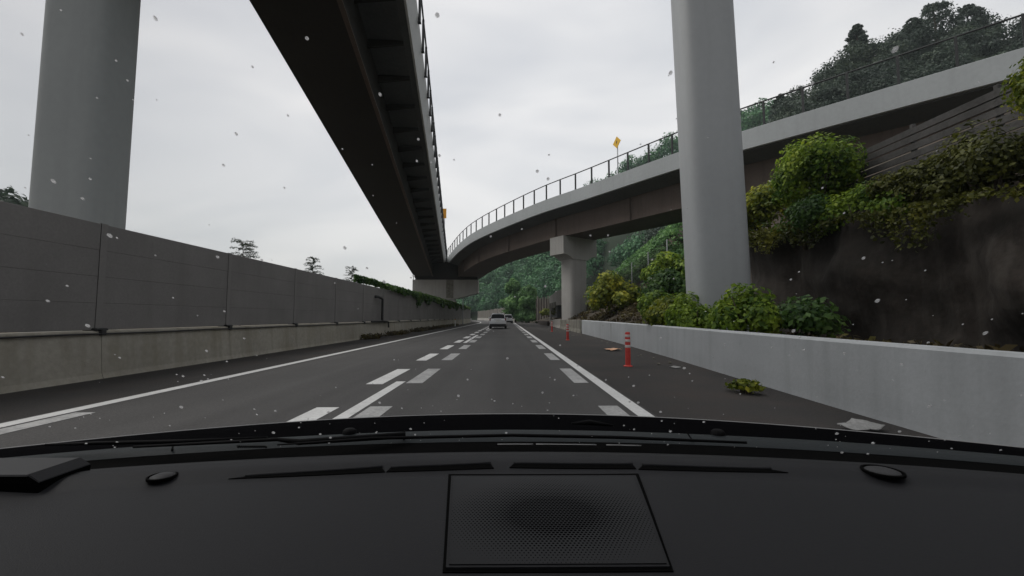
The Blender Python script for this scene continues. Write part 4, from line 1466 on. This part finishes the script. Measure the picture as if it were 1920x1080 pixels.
# black frit band behind the dash, cowl, wipers, bonnet
def curve_y(y0, k, x): return y0 - k * x * x
rings = []
xs2 = np.linspace(-1.05, 1.05, 61)
def zx(x): return -.012 * max(0, abs(x) - .55) ** 1.5
MB().loft([[(x, dfront(x) + .007, dz(x, dfront(x)) - .016) for x in xs2], [(x, dfront(x) + .03, dz(x, dfront(x)) - .022) for x in xs2], [(x, .80 - .21 * x * x, CAMZ - .228 + zx(x)) for x in xs2]], closed=False).build('windscreen_seal', M['dash_black'], own, True)
cw = MB().loft([[(x, .800 - .21 * x * x, CAMZ - .2275 + zx(x)) for x in xs2], [(x, .815 - .215 * x * x, CAMZ - .2215 + zx(x)) for x in xs2], [(x, .850 - .23 * x * x, CAMZ - .2210 + zx(x)) for x in xs2], [(x, .868 - .24 * x * x, CAMZ - .2235 + zx(x) - .004 * abs(x)) for x in xs2], [(x, .874 - .24 * x * x, CAMZ - .245 + zx(x)) for x in xs2]], closed=False).build('cowl', M['cowl'], own, True, 60)
def on_cowl(x, q):
    y = .815 + .035 * q - (.215 + .015 * q) * x * x
    return Vector((x, y, CAMZ - .2213 + zx(x)))
for xx, sk in ((-.187, -.012), (.335, .012), (-.56, -.03)):
    a_, b_ = on_cowl(xx, -.3), on_cowl(xx + sk, 1.35)
    MB().tube([a_ + Vector((0, 0, -.001)), b_ + Vector((0, 0, .0005))], .0016, 6).build('seam', M['dash_black'], cw)
for xx in (-.30, .40):
    c_ = on_cowl(xx, 1.2)
    MB().lathe([(.001, 0), (.013, 0), (.012, .006), (.008, .009), (.001, .009)], c_, 14).build('washer_jet', M['rubber'], cw, True, 50)
# pale strips drawn in as the light showing between glass and cowl
for xa, xb in ((-.016, .047), (.052, .158), (.175, .235)):
    MB().tube([(x, .770 - .20 * x * x, CAMZ - .2235) for x in np.linspace(xa, xb, 6)], .0011, 5).build('light_gap_strip', M['gap_light'], own, True)


def crest(x):
    return 1.06 - .30 * x * x


xs3 = np.linspace(-1.02, 1.02, 61)
prof = [(-.16, -.018), (-.09, -.010), (-.03, -.003), (0, 0), (.02, -.003), (.2, -.054), (.5, -.16), (.75, -.27), (.86, -.34), (.9, -.42)]
bon = MB().loft([[(x * (1 - .1 * max(0, dy)), crest(x) + dy - .30 * x * x * max(0, dy) * .4, CAMZ - .2355 + dz_ - .004 * abs(x) ** 2) for x in xs3] for dy, dz_ in prof], closed=False).build('bonnet', M['bonnet'], own, True)
MB().tube([(x, crest(x) + .001, CAMZ - .2358 - .004 * x * x) for x in xs3], .0016, 6).build('edge_highlight', M['bonnet_highlight'], bon, True)  # pale tube paints in the sky highlight along the bonnet edge

# wipers lying at the foot of the glass
def on_glass_base(px, py, drop):
    d = view_dir(px, py)
    y = -drop / d.z
    return Vector((d.x * y, y, CAMZ - drop))
wp = MB().tube([on_glass_base(85, 834, .205), on_glass_base(180, 831, .205), on_glass_base(330, 828, .205), on_glass_base(500, 822, .205)], [.0018, .003, .0034, .0035], 8).build('wiper', M['rubber'], own, True)
MB().tube([on_glass_base(250, 838, .207), on_glass_base(520, 824, .207), on_glass_base(560, 829, .210), on_glass_base(760, 816, .214)], [.002, .0032, .005, .006], 8).build('arm', M['rubber'], wp, True)
MB().tube([on_glass_base(445 + 2 * i, 836 + 3 * (i % 2), .209) for i in range(28)], .0016, 5).build('blade_clip', M['rubber'], wp, True)
wp = MB().tube([on_glass_base(520, 834, .205), on_glass_base(700, 822, .208), on_glass_base(960, 816, .211), on_glass_base(1160, 820, .212), on_glass_base(1400, 830, .212)], [.0012, .0026, .003, .003, .0022], 8).build('wiper', M['rubber'], own, True)
MB().tube([on_glass_base(1072, 794, .226), on_glass_base(1105, 792, .228), on_glass_base(1150, 798, .226)], [.002, .006, .002], 8).build('arm', M['rubber'], wp, True)

# windscreen pane, roof, pillars, doors of the own car
def glass_pt(u, s):
    """u -1..1 across, s 0..1 from cowl to header"""
    x = u * (.86 - .16 * s)
    y = (.785 - .20 * x * x) * (1 - s) + (.06 - .05 * x * x) * s
    return Vector((x, y, .905 + .50 * s - .02 * (s - .5) ** 2 - .01 * u * u))
rings = [[glass_pt(u, s) for u in np.linspace(-1, 1, 25)] for s in np.linspace(0, 1, 13)]
MB().loft(rings, closed=False).build('windscreen', M['glass'], own, True)
rf = []
for y, z in ((.06, 1.405), (.0, 1.425), (-.8, 1.47), (-1.8, 1.44), (-2.3, 1.3)):
    rf.append([(-.74, y, z - .05), (-.68, y, z), (0, y, z + .02), (.68, y, z), (.74, y, z - .05), (.68, y, z - .03), (0, y, z - .012), (-.68, y, z - .03)])
MB().loft(rf).build('roof', M['headliner'], own, True, 40)
for sx in (-1, 1):
    MB().tube([(sx * .90, .60, .88), (sx * .80, .34, 1.15), (sx * .72, .06, 1.39)], .028, 8).build('windscreen_pillar', M['bonnet'], own, True)
    MB().loft([[(sx * .90, .62, .25), (sx * .90, .62, .88), (sx * .84, .62, .88), (sx * .84, .62, .25)], [(sx * .84, -2.3, .25), (sx * .84, -2.3, .88), (sx * .78, -2.3, .88), (sx * .78, -2.3, .25)]]).build('door', M['bonnet'], own)
MB().box(-.78, .78, -2.42, -2.32, .25, 1.3).build('tailgate', M['bonnet'], own)
MB().box(-.8, .8, -2.3, .5, .2, .25).build('floor_pan', M['bonnet'], own)

# black box lying on the dash at left
zt = CAMZ - .200
def on_level(px, py, z):
    d = view_dir(px, py)
    y = (z - CAMZ) / d.z
    return Vector((d.x * y, y, z))
qa, qb = on_level(66, 892, zt), on_level(140, 859, zt)
x1, y0_, y1_ = (qa.x + qb.x) / 2, qa.y, qb.y
x0 = x1 - .17
bx = empty('dash_box', 'black box with a sloping grey lid on the left end of the dashboard', 'box', (0, 0, 0))
zb = dz(x1, y0_) - .008
xm = x1 + .014
MB().loft([[(x0, y0_, zb), (xm, y0_, zb), (xm, y1_, zb), (x0, y1_, zb)], [(x0, y0_, zt - .009), (xm, y0_, zt - .009), (xm, y1_, zt - .009), (x0, y1_, zt - .009)], [(x0, y0_ + .001, zt - .001), (x1, y0_ + .001, zt - .001), (x1, y1_ - .001, zt - .001), (x0, y1_ - .001, zt - .001)]]).build('case', M['dash_black'], bx)
MB().loft([[(x0 - .0005, y0_, zt - .001), (x1 - .001, y0_, zt - .001), (x1 - .001, y1_, zt - .001), (x0 - .0005, y1_, zt - .001)], [(x0, y0_ + .001, zt + .001), (x1 - .002, y0_ + .001, zt + .001), (x1 - .002, y1_ - .001, zt + .001), (x0, y1_ - .001, zt + .001)]]).build('lid', M['box_top'], bx)
MB().loft([[(x1 + .0005, y0_, zt - .0005), (xm + .0005, y0_, zt - .0088), (xm + .0005, y1_, zt - .0088), (x1 + .0005, y1_, zt - .0005)], [(x1 + .0005, y0_ + .001, zt + .001), (xm, y0_ + .001, zt - .0075), (xm, y1_ - .001, zt - .0075), (x1 + .0005, y1_ - .001, zt + .001)]]).build('bevel_strip', M['dash'], bx)

# raindrops on the outside of the windscreen
mb = MB()
for _ in range(540):
    u, s = random.uniform(-1, 1), random.uniform(.03, .97) ** 1.15
    p = glass_pt(u, s)
    du = (glass_pt(u + .01, s) - p).normalized()
    ds = (glass_pt(u, s + .01) - p).normalized()
    nn = du.cross(ds).normalized()
    if nn.y < 0: nn = -nn
    dist = (p - Vector((0, 0, CAMZ))).length
    r = random.choice([.0004, .0005, .0006, .0008, .0010, .0014]) * random.uniform(.7, 1.3) * (.6 + .9 * min(1, dist / .8))
    el = random.uniform(1, 1.5)
    base = p + nn * .0002
    rings = []
    for rr, h in ((1.1, 0), (.95, .32), (.72, .58), (.4, .76), (.05, .82)):
        rings.append([base + (du * math.cos(q) + ds * math.sin(q) * el) * r * rr + nn * h * r for q in [2 * math.pi * j / 10 for j in range(10)]])
    mb.loft(rings)
tag(mb.build('raindrops', M['drop'], None, True), 'scattered small raindrops on the windscreen', 'raindrops', kind='stuff')

# ------------------------------------------------------------------ thin rain haze
hz = bpy.data.materials.new('thin_haze'); hz.use_nodes = True
hz.node_tree.nodes.clear()
_o = hz.node_tree.nodes.new("ShaderNodeOutputMaterial"); _v = hz.node_tree.nodes.new("ShaderNodeVolumePrincipled")
_v.inputs["Color"].default_value = (.80, .90, .92, 1)
_v.inputs["Density"].default_value = 0.00045
_v.inputs["Anisotropy"].default_value = 0.0
hz.node_tree.links.new(_v.outputs[0], _o.inputs["Volume"])
tag(MB().box(-420, 420, -160, 640, -1.06, 130).build('haze', hz), 'thin pale rain haze over the valley', 'haze', kind='stuff')
